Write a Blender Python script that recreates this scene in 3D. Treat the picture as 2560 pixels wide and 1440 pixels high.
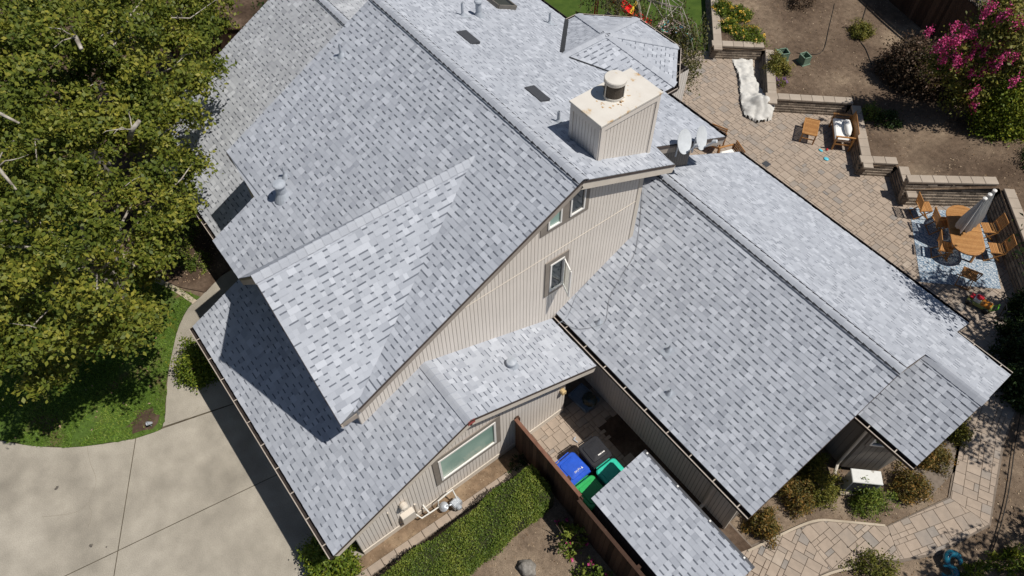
import bpy, bmesh, math, random
import numpy as np
from mathutils import Vector, Matrix
from mathutils.geometry import delaunay_2d_cdt
for o in list(bpy.data.objects): bpy.data.objects.remove(o)
SC = bpy.context.scene; COL = SC.collection
RAD = math.radians
# ---------------------------------------------------------------- camera
cam = bpy.data.objects.new('camera', bpy.data.cameras.new('camera')); COL.objects.link(cam)
CAM = Vector((7.7319, -7.7266, 19.0332))
cam.matrix_world = Matrix(((0.60936, -0.64303, 0.46389, CAM.x), (0.79287, 0.49857, -0.35041, CAM.y), (-0.00596, 0.58133, 0.81364, CAM.z), (0, 0, 0, 1)))
cam.data.sensor_width = 36; cam.data.lens = 26.09; cam.data.clip_end = 1000; cam.data.clip_start = .1
SC.camera = cam
# ---------------------------------------------------------------- sky, sun, exposure
SUN = Vector((.394, .258, .882)).normalized()
wd = bpy.data.worlds.new('World'); SC.world = wd; wd.use_nodes = True
nt = wd.node_tree; nt.nodes.clear()
sk = nt.nodes.new('ShaderNodeTexSky'); sk.sky_type = 'NISHITA'; sk.sun_disc = False
sk.sun_elevation = math.asin(SUN.z); sk.sun_rotation = math.atan2(SUN.x, SUN.y)
sk.air_density = 1.0; sk.dust_density = .6; sk.ozone_density = 1.2
bg = nt.nodes.new('ShaderNodeBackground'); bg.inputs[1].default_value = .056
ow = nt.nodes.new('ShaderNodeOutputWorld')
nt.links.new(sk.outputs[0], bg.inputs[0]); nt.links.new(bg.outputs[0], ow.inputs[0])
sl = bpy.data.lights.new('sun', 'SUN'); sl.energy = 4.6; sl.angle = RAD(.53); sl.color = (1, .955, .89)
so = bpy.data.objects.new('sun', sl); COL.objects.link(so); so.rotation_euler = SUN.to_track_quat('Z', 'Y').to_euler()
so.location = (0, 0, 30)
vs = SC.view_settings; vs.view_transform = 'Standard'; vs.look = 'None'; vs.gamma = 1; vs.exposure = 0; vs.use_curve_mapping = False
# ---------------------------------------------------------------- mesh helpers
class MB:
    def __init__(s): s.v = []; s.f = []; s.s = []; s.m = []
    def face(s, pts, sh=.5, m=0):
        n = len(s.v); s.v += [tuple(p) for p in pts]; s.f.append(tuple(range(n, n+len(pts)))); s.s.append(sh); s.m.append(m)
    def box(s, c, d, rz=0, sh=.5, m=0, M=None, bev=0, taper=1.0):
        hx, hy, hz = d[0]/2, d[1]/2, d[2]/2
        if M is None: M = Matrix.Translation(c) @ Matrix.Rotation(rz, 4, 'Z')
        else: M = M @ Matrix.Translation(c) @ Matrix.Rotation(rz, 4, 'Z')
        n = len(s.v)
        if bev:
            b = bev; L = [(hx*taper, hy*taper, -hz), (hx, hy, hz-b), (hx-b, hy-b, hz)]
        else: L = [(hx*taper, hy*taper, -hz), (hx, hy, hz)]
        for (x, y, z) in L:
            for sx, sy in ((-1, -1), (1, -1), (1, 1), (-1, 1)): s.v.append(tuple(M @ Vector((sx*x, sy*y, z))))
        k = len(L)
        for r in range(k-1):
            for i in range(4):
                j = (i+1) % 4; s.f.append((n+4*r+i, n+4*r+j, n+4*r+4+j, n+4*r+4+i)); s.s.append(sh); s.m.append(m)
        s.f.append((n+3, n+2, n+1, n)); s.s.append(sh); s.m.append(m)
        t = n+4*(k-1); s.f.append((t, t+1, t+2, t+3)); s.s.append(sh); s.m.append(m)
    def beam(s, a, b, w, h, sh=.5, m=0, up=(0, 0, 1)):
        a = Vector(a); b = Vector(b); d = b-a; L = d.length; d.normalize(); u = Vector(up); x = d.cross(u)
        if x.length < 1e-4: x = d.cross(Vector((1, 0, 0)))
        x.normalize(); u = x.cross(d)
        M = Matrix((( d.x, x.x, u.x, (a.x+b.x)/2), (d.y, x.y, u.y, (a.y+b.y)/2), (d.z, x.z, u.z, (a.z+b.z)/2), (0, 0, 0, 1)))
        s.box((0, 0, 0), (L, w, h), 0, sh, m, M)
    def tube(s, pts, r, n=6, sh=.5, m=0, cap=True):
        P = [Vector(p) for p in pts]; R = r if isinstance(r, (list, tuple)) else [r]*len(P); base = len(s.v)
        pu = None
        for i, p in enumerate(P):
            t = (P[min(i+1, len(P)-1)]-P[max(i-1, 0)]).normalized()
            u = pu if pu is not None else (Vector((0, 0, 1)) if abs(t.z) < .9 else Vector((1, 0, 0)))
            x = (u-t*u.dot(t))
            if x.length < 1e-4: x = Vector((1, 0, 0))-t*t.x
            x.normalize(); y = t.cross(x); pu = x
            for k in range(n):
                a = 2*math.pi*k/n; s.v.append(tuple(p+R[i]*(math.cos(a)*x+math.sin(a)*y)))
        for i in range(len(P)-1):
            for k in range(n):
                j = (k+1) % n; s.f.append((base+i*n+k, base+i*n+j, base+(i+1)*n+j, base+(i+1)*n+k)); s.s.append(sh); s.m.append(m)
        if cap:
            s.f.append(tuple(base+k for k in range(n))[::-1]); s.s.append(sh); s.m.append(m)
            e = base+(len(P)-1)*n; s.f.append(tuple(e+k for k in range(n))); s.s.append(sh); s.m.append(m)
    def lathe(s, prof, M=None, n=18, sh=.5, m=0):
        M = M or Matrix(); base = len(s.v)
        for r, z in prof:
            for k in range(n):
                a = 2*math.pi*k/n; s.v.append(tuple(M @ Vector((r*math.cos(a), r*math.sin(a), z))))
        for i in range(len(prof)-1):
            for k in range(n):
                j = (k+1) % n; s.f.append((base+i*n+k, base+i*n+j, base+(i+1)*n+j, base+(i+1)*n+k)); s.s.append(sh); s.m.append(m)
        if prof[-1][0] > 1e-3: s.f.append(tuple(base+(len(prof)-1)*n+k for k in range(n))); s.s.append(sh); s.m.append(m)
        if prof[0][0] > 1e-3: s.f.append(tuple(base+k for k in range(n))[::-1]); s.s.append(sh); s.m.append(m)
    def slab(s, top, th, sh=.5, m=0):
        n = len(top); b = [(p[0], p[1], p[2]-th) for p in top]
        s.face(top, sh, m); s.face(b[::-1], sh, m)
        for i in range(n):
            j = (i+1) % n; s.face([top[i], b[i], b[j], top[j]], sh, m)
    def mesh(s, name, mats, smooth=False):
        me = bpy.data.meshes.new(name); me.from_pydata(s.v, [], s.f)
        if not isinstance(mats, (list, tuple)): mats = [mats]
        for mt in mats: me.materials.append(mt)
        a = me.attributes.new('shade', 'FLOAT', 'FACE'); a.data.foreach_set('value', np.array(s.s, np.float32))
        if len(mats) > 1: me.polygons.foreach_set('material_index', np.array(s.m, np.int32))
        if smooth: me.polygons.foreach_set('use_smooth', np.ones(len(s.f), bool))
        me.update(); return me
    def build(s, name, mats, parent=None, smooth=False, **tags):
        return link(name, s.mesh(name, mats, smooth), parent, **tags)
def link(name, me, parent=None, M=None, **tags):
    o = bpy.data.objects.new(name, me); COL.objects.link(o)
    if parent is not None: o.parent = parent
    if M is not None: o.matrix_local = M
    for k, v in tags.items(): o[k] = v
    return o
def thing(name, label, cat, loc=(0, 0, 0), rz=0, group=None):
    o = bpy.data.objects.new(name, None); COL.objects.link(o); o.location = loc; o.rotation_euler = (0, 0, rz)
    o['label'] = label; o['category'] = cat; o.empty_display_size = .2
    if group: o['group'] = group
    return o
def dup(root, loc, rz, label, group=None):
    r = root.copy(); COL.objects.link(r); r.location = loc; r.rotation_euler = (0, 0, rz); r['label'] = label
    if group: r['group'] = group
    for ch in list(root.children):
        c = ch.copy(); COL.objects.link(c); c.parent = r
        for g in list(ch.children):
            d = g.copy(); COL.objects.link(d); d.parent = c
    return r
def fastmesh(name, V, nper, shade, mat):
    V = np.asarray(V, np.float32).reshape(-1, 3); nv = len(V); nf = nv//nper
    me = bpy.data.meshes.new(name); me.vertices.add(nv); me.vertices.foreach_set('co', V.ravel())
    me.loops.add(nv); me.loops.foreach_set('vertex_index', np.arange(nv, dtype=np.int32))
    me.polygons.add(nf); me.polygons.foreach_set('loop_start', np.arange(0, nv, nper, dtype=np.int32))
    me.polygons.foreach_set('loop_total', np.full(nf, nper, np.int32))
    a = me.attributes.new('shade', 'FLOAT', 'FACE'); a.data.foreach_set('value', np.asarray(shade, np.float32))
    me.materials.append(mat); me.update(calc_edges=True); return me
# ---------------------------------------------------------------- materials
def ramp_node(N, stops):
    r = N.new('ShaderNodeValToRGB'); e = r.color_ramp.elements
    while len(e) < len(stops): e.new(.5)
    for el, (p, c) in zip(e, stops): el.position = p; el.color = (*c, 1)
    return r
def mat(name, stops, rough=.8, spec=.3, metal=0, use='noise', scale=6, var=0, vscale=2, bump=0, bscale=80, detail=5, mixn=.0, transl=0, grain=0, coat=0, gs=150):
    """colour ramp driven by noise, by the per-piece 'shade' value, or by both; a second broad noise adds mottling"""
    m = bpy.data.materials.new(name); m.use_nodes = True; T = m.node_tree; N = T.nodes; L = T.links
    b = N['Principled BSDF']; b.inputs['Roughness'].default_value = rough; b.inputs['Metallic'].default_value = metal
    b.inputs['Specular IOR Level'].default_value = spec; b.inputs['Coat Weight'].default_value = coat
    tc = N.new('ShaderNodeTexCoord'); co = tc.outputs['Object']
    if len(stops) == 1: stops = [(0, stops[0]), (1, stops[0])]
    elif not isinstance(stops[0][1], tuple): stops = [(i/(len(stops)-1), c) for i, c in enumerate(stops)]
    r = ramp_node(N, stops)
    nz = N.new('ShaderNodeTexNoise'); nz.inputs['Scale'].default_value = scale; nz.inputs['Detail'].default_value = detail; L.new(co, nz.inputs['Vector'])
    if use == 'noise':
        mr = N.new('ShaderNodeMapRange'); mr.inputs[1].default_value = .3; mr.inputs[2].default_value = .7
        L.new(nz.outputs[0], mr.inputs[0]); L.new(mr.outputs[0], r.inputs[0])
    else:
        at = N.new('ShaderNodeAttribute'); at.attribute_name = 'shade'; src = at.outputs['Fac']
        if mixn:
            ma = N.new('ShaderNodeMath'); ma.operation = 'MULTIPLY_ADD'; ma.inputs[1].default_value = mixn; ma.inputs[2].default_value = -mixn*.5
            L.new(nz.outputs[0], ma.inputs[0]); ad = N.new('ShaderNodeMath'); ad.operation = 'ADD'; L.new(ma.outputs[0], ad.inputs[0]); L.new(src, ad.inputs[1]); src = ad.outputs[0]
        L.new(src, r.inputs[0])
    c = r.outputs[0]
    for amt, sc, dt in ((var, vscale, 4), (grain, gs, 3)):
        if amt:
            n2 = N.new('ShaderNodeTexNoise'); n2.inputs['Scale'].default_value = sc; n2.inputs['Detail'].default_value = dt; L.new(co, n2.inputs['Vector'])
            m2 = N.new('ShaderNodeMapRange'); m2.inputs[1].default_value = .25; m2.inputs[2].default_value = .75; m2.inputs[3].default_value = 1-amt; m2.inputs[4].default_value = 1+amt
            L.new(n2.outputs[0], m2.inputs[0]); mx = N.new('ShaderNodeMix'); mx.data_type = 'RGBA'; mx.blend_type = 'MULTIPLY'; mx.inputs[0].default_value = 1
            L.new(c, mx.inputs[6]); L.new(m2.outputs[0], mx.inputs[7]); c = mx.outputs[2]
    L.new(c, b.inputs['Base Color'])
    if bump:
        nb = N.new('ShaderNodeTexNoise'); nb.inputs['Scale'].default_value = bscale; nb.inputs['Detail'].default_value = 6; L.new(co, nb.inputs['Vector'])
        bp = N.new('ShaderNodeBump'); bp.inputs['Strength'].default_value = bump; bp.inputs['Distance'].default_value = .02; L.new(nb.outputs[0], bp.inputs['Height']); L.new(bp.outputs[0], b.inputs['Normal'])
    if transl:
        tr = N.new('ShaderNodeBsdfTranslucent'); L.new(c, tr.inputs[0]); ms = N.new('ShaderNodeMixShader'); ms.inputs[0].default_value = transl
        L.new(b.outputs[0], ms.inputs[1]); L.new(tr.outputs[0], ms.inputs[2]); L.new(ms.outputs[0], N['Material Output'].inputs[0])
    m['ramp'] = r.name
    return m
SHINGLE = [(0, (.118, .13, .155)), (.14, (.27, .288, .325)), (.5, (.385, .406, .447)), (1, (.50, .523, .567))]
M_SH = mat('grey_shingle', SHINGLE, .92, .15, use='attr', scale=1.6, mixn=.10, var=.05, vscale=.7, grain=.10)
M_SHW = mat('grey_shingle_weathered', [(0, (.115, .123, .138)), (.14, (.26, .27, .288)), (.5, (.375, .387, .405)), (1, (.505, .518, .538))], .93, .15, use='attr', scale=1.2, mixn=.12, var=.07, vscale=.6, grain=.10)
M_CAP = mat('grey_ridge_shingle', [(0, (.345, .364, .402)), (1, (.405, .425, .462))], .92, .15, use='attr', scale=5, var=.06, grain=.14)
M_DECK = mat('roof_deck_felt', [(.14, .145, .155), (.18, .185, .195)], .9, .1)
M_DRIP = mat('brown_drip_metal', [(.045, .03, .024), (.07, .05, .04)], .5, .4)
M_FASC = mat('taupe_fascia_paint', [(.30, .262, .225), (.35, .305, .262)], .7, .3, scale=3)
M_FASCB = mat('beige_fascia_paint', [(.56, .505, .43), (.63, .565, .485)], .7, .3, scale=3)
M_SID = mat('beige_siding_paint', [(.645, .59, .525), (.71, .65, .585)], .75, .3, use='attr', scale=1.5, mixn=.5, var=.05, vscale=1.2, grain=.03)
M_SIDG = mat('siding_groove_paint', [(.20, .172, .148), (.25, .218, .19)], .8, .2)
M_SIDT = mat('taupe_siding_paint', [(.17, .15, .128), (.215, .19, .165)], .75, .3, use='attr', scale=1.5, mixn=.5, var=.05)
M_TRIM = mat('taupe_trim_paint', [(.215, .188, .16), (.255, .222, .19)], .7, .3, scale=4)
M_VINYL = mat('white_vinyl_frame', [(.74, .72, .68), (.8, .78, .74)], .4, .4)
M_GUT = mat('dark_gutter', [(.022, .017, .015), (.04, .03, .026)], .55, .3)
M_LIP = mat('gutter_lip', [(.33, .28, .235), (.45, .39, .33)], .5, .4, scale=12)
M_GLASS = mat('window_glass_dark', [(.012, .017, .02), (.03, .04, .045)], .04, .9, scale=1.5)
M_GLASSG = mat('glass_reflection_curtain_tint', [(.20, .33, .28), (.40, .54, .46)], .05, .9, scale=1.1, detail=1)  # reflections and curtains put into the pane's pale green base colour
M_METAL = mat('galvanised_metal', [(.42, .45, .49), (.52, .55, .59)], .42, .5, metal=.35, scale=20)
M_VENT = mat('painted_grey_vent', [(.33, .36, .40), (.40, .43, .47)], .5, .4, scale=10)
M_BLK = mat('black_plastic', [(.012, .012, .013), (.022, .022, .024)], .35, .5, scale=8)
M_VDARK = mat('dark_slate_vent', [(.04, .042, .048), (.06, .063, .07)], .6, .4, scale=30)
M_FLASH = mat('valley_flashing', [(.018, .019, .021), (.04, .042, .046)], .5, .4, scale=30)
M_CHCAP = mat('stained_cream_metal', [(0, (.64, .605, .545)), (.80, (.60, .56, .50)), (.92, (.55, .46, .34)), (1, (.45, .28, .14))], .6, .3, scale=3.2, detail=9)
M_CONC = mat('driveway_concrete', [(0, (.25, .225, .183)), (.5, (.32, .289, .237)), (1, (.38, .345, .287))], .9, .2, scale=.45, detail=11, var=.13, vscale=1.8, grain=.2, gs=42, bump=.25, bscale=130)
M_KERB = mat('concrete_kerb', [(.36, .30, .225), (.47, .40, .31)], .9, .2, scale=2, grain=.12, bump=.2)
M_DIRT = mat('dry_soil', [(0, (.105, .076, .053)), (.45, (.17, .126, .09)), (.75, (.22, .168, .12)), (1, (.28, .22, .155))], .97, .05, scale=.55, detail=10, var=.25, vscale=7, grain=.4, gs=55, bump=.7, bscale=55)
M_SOILR = mat('damp_brown_soil', [(0, (.125, .088, .057)), (.5, (.215, .15, .097)), (1, (.30, .222, .145))], .97, .05, scale=1.1, detail=9, var=.25, vscale=6, grain=.3, bump=.6, bscale=50)
M_MULCH = mat('bark_soil', [(0, (.045, .031, .022)), (.5, (.085, .058, .041)), (1, (.155, .112, .08))], .97, .05, scale=.9, detail=9, var=.3, vscale=9, grain=.4, bump=.8, bscale=50)
M_LAWN = mat('lawn_soil', [(0, (.055, .085, .018)), (.5, (.075, .125, .024)), (.72, (.09, .12, .03)), (.86, (.13, .095, .05)), (1, (.15, .105, .065))], .95, .1, scale=.9, detail=8, var=.3, vscale=12, bump=.8, bscale=70)
M_LAWN2 = mat('artificial_turf', [(.042, .075, .014), (.07, .11, .02)], .95, .1, scale=2.5, detail=8, var=.15, vscale=30, bump=.5, bscale=90)
PAV = [(0, (.22, .205, .19)), (.25, (.275, .24, .207)), (.5, (.32, .26, .207)), (.75, (.352, .283, .223)), (1, (.385, .32, .257))]
M_PAV = mat('tumbled_paver', PAV, .9, .2, use='attr', scale=3, mixn=.3, var=.1, vscale=5, grain=.15, bump=.2, bscale=70)
M_PSAND = mat('joint_sand', [(.15, .122, .098), (.21, .172, .138)], .97, .05, scale=9)
M_YARD = mat('bark_strewn_soil', [(0, (.082, .057, .04)), (.45, (.135, .097, .068)), (.75, (.185, .137, .096)), (1, (.27, .205, .142))], .97, .05, scale=.5, detail=10, var=.28, vscale=6, grain=.45, gs=55, bump=.8, bscale=50)
M_BLOCK = mat('split_face_block', [(0, (.11, .09, .072)), (.5, (.21, .172, .137)), (1, (.33, .27, .21))], .95, .1, use='attr', scale=14, mixn=.9, bump=1.0, bscale=28)
M_CAPB = mat('wall_cap_block', [(.33, .275, .22), (.40, .34, .275)], .9, .2, use='attr', scale=4, mixn=.5, var=.08, grain=.12, bump=.25)
M_FENCE = mat('redwood_fence', [(0, (.028, .016, .011)), (.5, (.055, .03, .02)), (1, (.10, .058, .038))], .85, .2, use='attr', scale=3, mixn=.4, var=.2, vscale=18, bump=.3, bscale=30)
M_FGREY = mat('weathered_grey_wood', [(.12, .11, .10), (.22, .205, .185)], .9, .15, scale=7, var=.2, vscale=25)
M_TEAK = mat('oiled_teak', [(0, (.27, .12, .035)), (.5, (.375, .18, .058)), (1, (.46, .24, .085))], .5, .35, use='attr', scale=6, mixn=.5, var=.12, vscale=22)
M_WHITE = mat('white_fabric', [(.74, .73, .69), (.82, .81, .78)], .9, .2, scale=5, bump=.2, bscale=40)
M_UMB = mat('grey_umbrella_cloth', [(.48, .485, .48), (.66, .665, .655)], .85, .2, use='attr', scale=4, mixn=.3)
M_BARK = mat('pale_bark', [(0, (.19, .165, .135)), (.6, (.36, .325, .275)), (1, (.55, .51, .445))], .9, .15, scale=5, bump=.4)
M_BARKD = mat('dark_bark', [(.07, .05, .035), (.14, .105, .075)], .9, .15, scale=6, bump=.4)
def leafmat(name, a, b, c, t=.25): return mat(name, [(0, a), (.5, b), (1, c)], .55, .3, use='attr', transl=t)
L_TREE = leafmat('broad_leaf', (.054, .085, .012), (.134, .163, .021), (.32, .295, .044), .3)
L_DARK = leafmat('dark_leaf', (.012, .028, .007), (.03, .06, .012), (.075, .105, .02))
L_HEDGE = leafmat('hedge_leaf', (.045, .08, .011), (.12, .175, .023), (.26, .285, .05))
L_LIME = leafmat('bright_leaf', (.055, .095, .010), (.135, .19, .018), (.30, .30, .03))
L_OLIVE = leafmat('olive_leaf', (.06, .075, .012), (.15, .155, .026), (.31, .25, .05))
L_RUST = leafmat('rusty_leaf', (.045, .055, .014), (.14, .115, .028), (.33, .17, .04))
L_PURP = leafmat('purple_leaf', (.045, .034, .018), (.10, .068, .04), (.20, .12, .08))
L_BIRCH = leafmat('birch_leaf', (.04, .05, .010), (.095, .10, .022), (.20, .165, .05))
L_PINK = leafmat('pink_petal', (.40, .018, .10), (.56, .045, .20), (.68, .14, .33), .15)
L_YEL = leafmat('yellow_petal', (.65, .36, .02), (.8, .5, .05), (.85, .65, .25), .15)
L_GRASS = leafmat('grass_blade', (.07, .12, .014), (.15, .26, .03), (.30, .36, .07), .3)
L_LITTER = mat('dry_leaf_litter', [(.13, .08, .045), (.26, .18, .11), (.42, .33, .23)], .95, .1, use='attr')
def flat(name, c, rough=.5, spec=.4, **k): return mat(name, [tuple(x*.88 for x in c), tuple(min(1, x*1.1) for x in c)], rough, spec, scale=9, **k)
# ================================================================ the setting
def inside(poly, x, y):
    c = False; n = len(poly)
    for i in range(n):
        x0, y0 = poly[i]; x1, y1 = poly[(i+1) % n]
        if (y0 > y) != (y1 > y) and x < (x1-x0)*(y-y0)/(y1-y0)+x0: c = not c
    return c
def area2(p): return sum(p[i][0]*p[(i+1) % len(p)][1]-p[(i+1) % len(p)][0]*p[i][1] for i in range(len(p)))
def ccw(p): return p if area2(p) > 0 else p[::-1]
def clip(sub, cv):
    out = ccw(sub); cv = ccw(cv)
    for i in range(len(cv)):
        ax, ay = cv[i]; bx, by = cv[(i+1) % len(cv)]; inp = out; out = []
        for j in range(len(inp)):
            p, q = inp[j-1], inp[j]
            dp = (bx-ax)*(p[1]-ay)-(by-ay)*(p[0]-ax); dq = (bx-ax)*(q[1]-ay)-(by-ay)*(q[0]-ax)
            if (dp < 0) != (dq < 0):
                t = dp/(dp-dq); out.append((p[0]+t*(q[0]-p[0]), p[1]+t*(q[1]-p[1])))
            if dq >= 0: out.append(q)
        if not out: return []
    return out
def sheet(name, poly, z, m, parent=None, th=.04, sh=.5, **k):
    b = MB(); b.slab([(x, y, z) for x, y in ccw(poly)], th, sh); return b.build(name, m, parent, **k)
def ribbon(pts, w, z, mb, sh=.5):
    for (a, b_) in zip(pts[:-1], pts[1:]):
        a = Vector(a); b_ = Vector(b_); d = (b_-a).normalized(); n = Vector((-d.y, d.x))*w/2
        mb.face([(*(a-n), z), (*(b_-n), z), (*(b_+n), z), (*(a+n), z)], sh)
gb = MB(); gb.face([(-220, -220, -.05), (220, -220, -.05), (220, 220, -.05), (-220, 220, -.05)])
gb.build('ground', M_DIRT, kind='structure')
# ---- driveway in concrete panels with open joints
X12 = (-2.754, -12.356)
CURVE = [(-7.69, -13.85), (-7.07, -13.28), (-6.4, -12.52), (-5.93, -11.79), (-5.49, -10.94), (-5.31, -10.38), (-5.32, -10.15), (-5.6, -9.95), (-6.24, -9.65), (-6.89, -9.32), (-7.47, -8.96), (-8.16, -8.48), (-8.67, -7.94), (-8.84, -7.47)]
def smooth_curve(P, n=4):
    out = []
    for i in range(len(P)-1):
        p0 = Vector(P[max(i-1, 0)]); p1 = Vector(P[i]); p2 = Vector(P[i+1]); p3 = Vector(P[min(i+2, len(P)-1)])
        for k in range(n):
            t = k/n; q = .5*((2*p1)+(p2-p0)*t+(2*p0-5*p1+4*p2-p3)*t*t+(3*p1-p0-3*p2+p3)*t**3); out.append(tuple(q))
    return out+[tuple(P[-1])]
CA = smooth_curve(CURVE[:5]); CB = smooth_curve(CURVE[6:])
rg = random.Random(3)
def rough_edge(P, a=.025): return [(x+rg.uniform(-a, a), y+rg.uniform(-a, a)) for x, y in P]
drv = sheet('driveway', [(-14, -17.2), (1.15, -17.2), (1.15, -7.3), (-5.2, -5.2), (-9.3, -5.2), (-9.2, -6.6)]+CURVE[::-1]+[(-10, -15.2)], -.012, mat('joint_dirt', [(.055, .045, .032), (.12, .10, .07)], .97, .05, scale=4), th=.03, kind='structure')
def inset(poly, d=.012):
    poly = ccw(poly); n = len(poly); out = []
    for i in range(n):
        p = Vector(poly[i]); a = (p-Vector(poly[i-1])).normalized(); b = (Vector(poly[(i+1) % n])-p).normalized()
        na = Vector((-a.y, a.x)); nb = Vector((-b.y, b.x)); m = na+nb
        k = d/max(.35, 1+na.dot(nb))
        out.append(tuple(p+m*k))
    return out
for poly in ([CURVE[6]]+CB[1:]+[(-9.2, -6.6), (-9.3, -5.2), (-5.5, -5.2), (-4.5, -7.3)],
             [(-5.28, -10.17), (-5.31, -10.38), (-5.45, -10.85), X12, (-1.96, -7.3), (-4.5, -7.3)],
             [X12, (1.15, -14.53), (1.15, -7.3), (-1.96, -7.3)],
             [(-5.45, -10.85), X12, (-3.5, -17.1), (-14, -17.1), (-10, -15.2)]+CA,
             [X12, (-3.5, -17.1), (1.15, -17.1), (1.15, -14.53)]):
    sheet('concrete_panel', inset(poly), 0, M_CONC, drv, th=.03)
M_CRACK = mat('crack_dirt', [(.16, .135, .10), (.24, .21, .165)], .97, .05)
for pts in ([(-6.05, -12.0), (-5.5, -12.1), (-4.9, -12.15), (-4.45, -12.5), (-4.1, -12.55), (-3.8, -12.75)], [(-4.45, -12.5), (-4.4, -12.9), (-4.8, -13.6)], [(-5.35, -9.97), (-5.15, -9.45), (-5.25, -9.1)]):
    b = MB(); ribbon(smooth_curve(pts, 5), .006, .0025, b); b.build('crack', M_CRACK, drv)
M_STAIN = mat('oil_stain', [(.045, .04, .035), (.16, .14, .115)], .8, .3, scale=18)
for x, y, r, s in ((-5.35, -13.05, .06, 4), (-3.3, -12.85, .055, 6), (-3.02, -12.55, .025, 2)):
    q = random.Random(s); b = MB(); b.face([(x+r*(.5+.7*q.random())*math.cos(a*math.pi/5), y+r*(.5+.7*q.random())*math.sin(a*math.pi/5), .003) for a in range(10)]); b.build('stain', M_STAIN, drv)
# ---- lawn, planting bed with painted shade sheet, mow strip
LAWN = rough_edge([p for p in smooth_curve(CURVE, 5)])+[(-9.8, -8.0), (-10.6, -8.45), (-13, -8.9), (-22, -9.5), (-24, -17), (-10, -15.2)]
sheet('lawn', LAWN, .012, M_LAWN, kind='structure')
sheet('bed_and_shade_sheet', [(-8.9, -7.25), (-9.25, -6.5), (-9.4, -5.3), (-14.6, -5.2), (-14.6, 9), (-34, 9), (-34, -9.6), (-13, -8.7), (-10.3, -8.2), (-9.6, -7.82)], .0, M_MULCH, kind='structure')  # beside the walk a real bed; beyond it, a dark sheet painted as shade
b = MB(); ribbon(smooth_curve([(-8.72, -7.68), (-9.3, -7.86), (-9.95, -8.12), (-10.7, -8.5), (-12, -8.8)], 4), .17, .03, b); b.build('mow_strip', M_KERB, kind='structure')
# ---- soil strip and block kerb along the garage
sheet('soil_strip', [(1.0, -9.2), (1.66, -9.2), (1.75, -2.6), (1.0, -2.6)], -.005, M_SOILR, kind='structure')
kb = sheet('kerb', [(1.42, -8.4), (1.66, -8.4), (1.86, -2.75), (1.62, -2.75)], -.002, M_PSAND, th=.03, kind='structure')
for i in range(14):
    y = -8.2+i*.395; x = 1.545+(y+8.2)*.0345
    b = MB(); b.box((0, 0, 0), (.215, .383, .07), 0, rg.uniform(.35, .75), bev=.012); b.build('kerb_block', M_PAV, kb).matrix_local = Matrix.Translation((x, y, .0)) @ Matrix.Rotation(-.035+rg.uniform(-.012, .012), 4, 'Z')
sheet('bare_soil', [(1.8, -12), (14, -12), (14, -2.75), (1.86, -2.75)], -.012, M_DIRT, kind='structure')
# ---- pavers
def tiling(x0, y0, x1, y1, seed, g=.106):
    r = random.Random(seed); nx = int((x1-x0)/g)+1; ny = int((y1-y0)/g)+1; occ = [[False]*ny for _ in range(nx)]; out = []
    for j in range(ny):
        for i in range(nx):
            if occ[i][j]: continue
            opts = [(3, 3), (3, 3), (3, 2), (2, 3), (2, 2), (2, 1), (3, 2), (1, 2)]; r.shuffle(opts)
            for w, h in opts+[(1, 1)]:
                if i+w <= nx and j+h <= ny and all(not occ[i+a][j+b] for a in range(w) for b in range(h)):
                    for a in range(w):
                        for b in range(h): occ[i+a][j+b] = True
                    out.append((x0+i*g, y0+j*g, w*g, h*g)); break
    return out
PAVMESH = {}
def paver_mesh(w, h, k):
    key = (round(w, 3), round(h, 3), k)
    if key not in PAVMESH:
        b = MB(); b.box((0, 0, -.03), (w-.009, h-.009, .06), 0, [.08, .18, .3, .42, .5, .58, .66, .74, .82, .95][k], bev=.006); PAVMESH[key] = b.mesh('paver', M_PAV)
    return PAVMESH[key]
SHADES = [.08, .18, .3, .42, .5, .58, .66, .74, .82, .95]
def pave(parent, items, limit=300):
    """items: (cx, cy, w, h, rot) whole pavers or a clipped outline; the nearest become objects, the rest one mesh"""
    items.sort(key=lambda t: (Vector((t[0], t[1], 0))-CAM).length); rest = MB()
    for n, it in enumerate(items):
        k = min(9, int(rg.triangular(.6, 10, 6.5))); z = rg.uniform(-.002, .002)
        if n < limit:
            if len(it) == 5: link('paver', paver_mesh(it[2], it[3], k), parent, Matrix.Translation((it[0], it[1], z)) @ Matrix.Rotation(it[4], 4, 'Z'))
            else:
                b = MB(); b.slab([(x, y, z) for x, y in inset(it[5], .005)], .05, SHADES[k]); b.build('paver', M_PAV, parent)
        else:
            if len(it) == 5: rest.box((it[0], it[1], z-.03), (it[2]-.011, it[3]-.011, .06), it[4], SHADES[k], bev=.006)
            else: rest.slab([(x, y, z) for x, y in inset(it[5], .005)], .05, SHADES[k])
    if rest.f: rest.build('pavers', M_PAV, parent, kind='stuff')
WALL = [(-11.5, 17.8), (-7.3, 13.72), (-5.95, 15.22), (-3.85, 12.98), (-1.77, 15.2), (.4, 13.02), (1.2, 13.9), (2.17, 13.02), (4.03, 15.25), (6.75, 12.7)]
PATIO = [(-8.75, 13.0), (-7.7, 14.15)]+[(x, y+.18) for x, y in WALL[1:]]+[(8.3, 11.1), (8.6, 9.4), (6.2, 7.4), (-1.4, 7.4), (-1.3, 5.3), (-8.7, 5.3)]
pt = sheet('patio', [(-9.0, 5.2), (8.9, 5.2), (8.9, 11), (6.6, 13), (4.05, 15.4), (-6, 15.4), (-7.6, 14), (-8.9, 13)], -.022, M_PSAND, th=.02, kind='structure')
items = [(x+w/2, y+h/2, w, h, 0.0) for x, y, w, h in tiling(-8.8, 5.3, 8.8, 15.6, 11) if inside(PATIO, x+w/2, y+h/2)]
hid = lambda x, y: (x > -1.4 and x < 6.5 and y < 8.5) or y < 6.2
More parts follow.
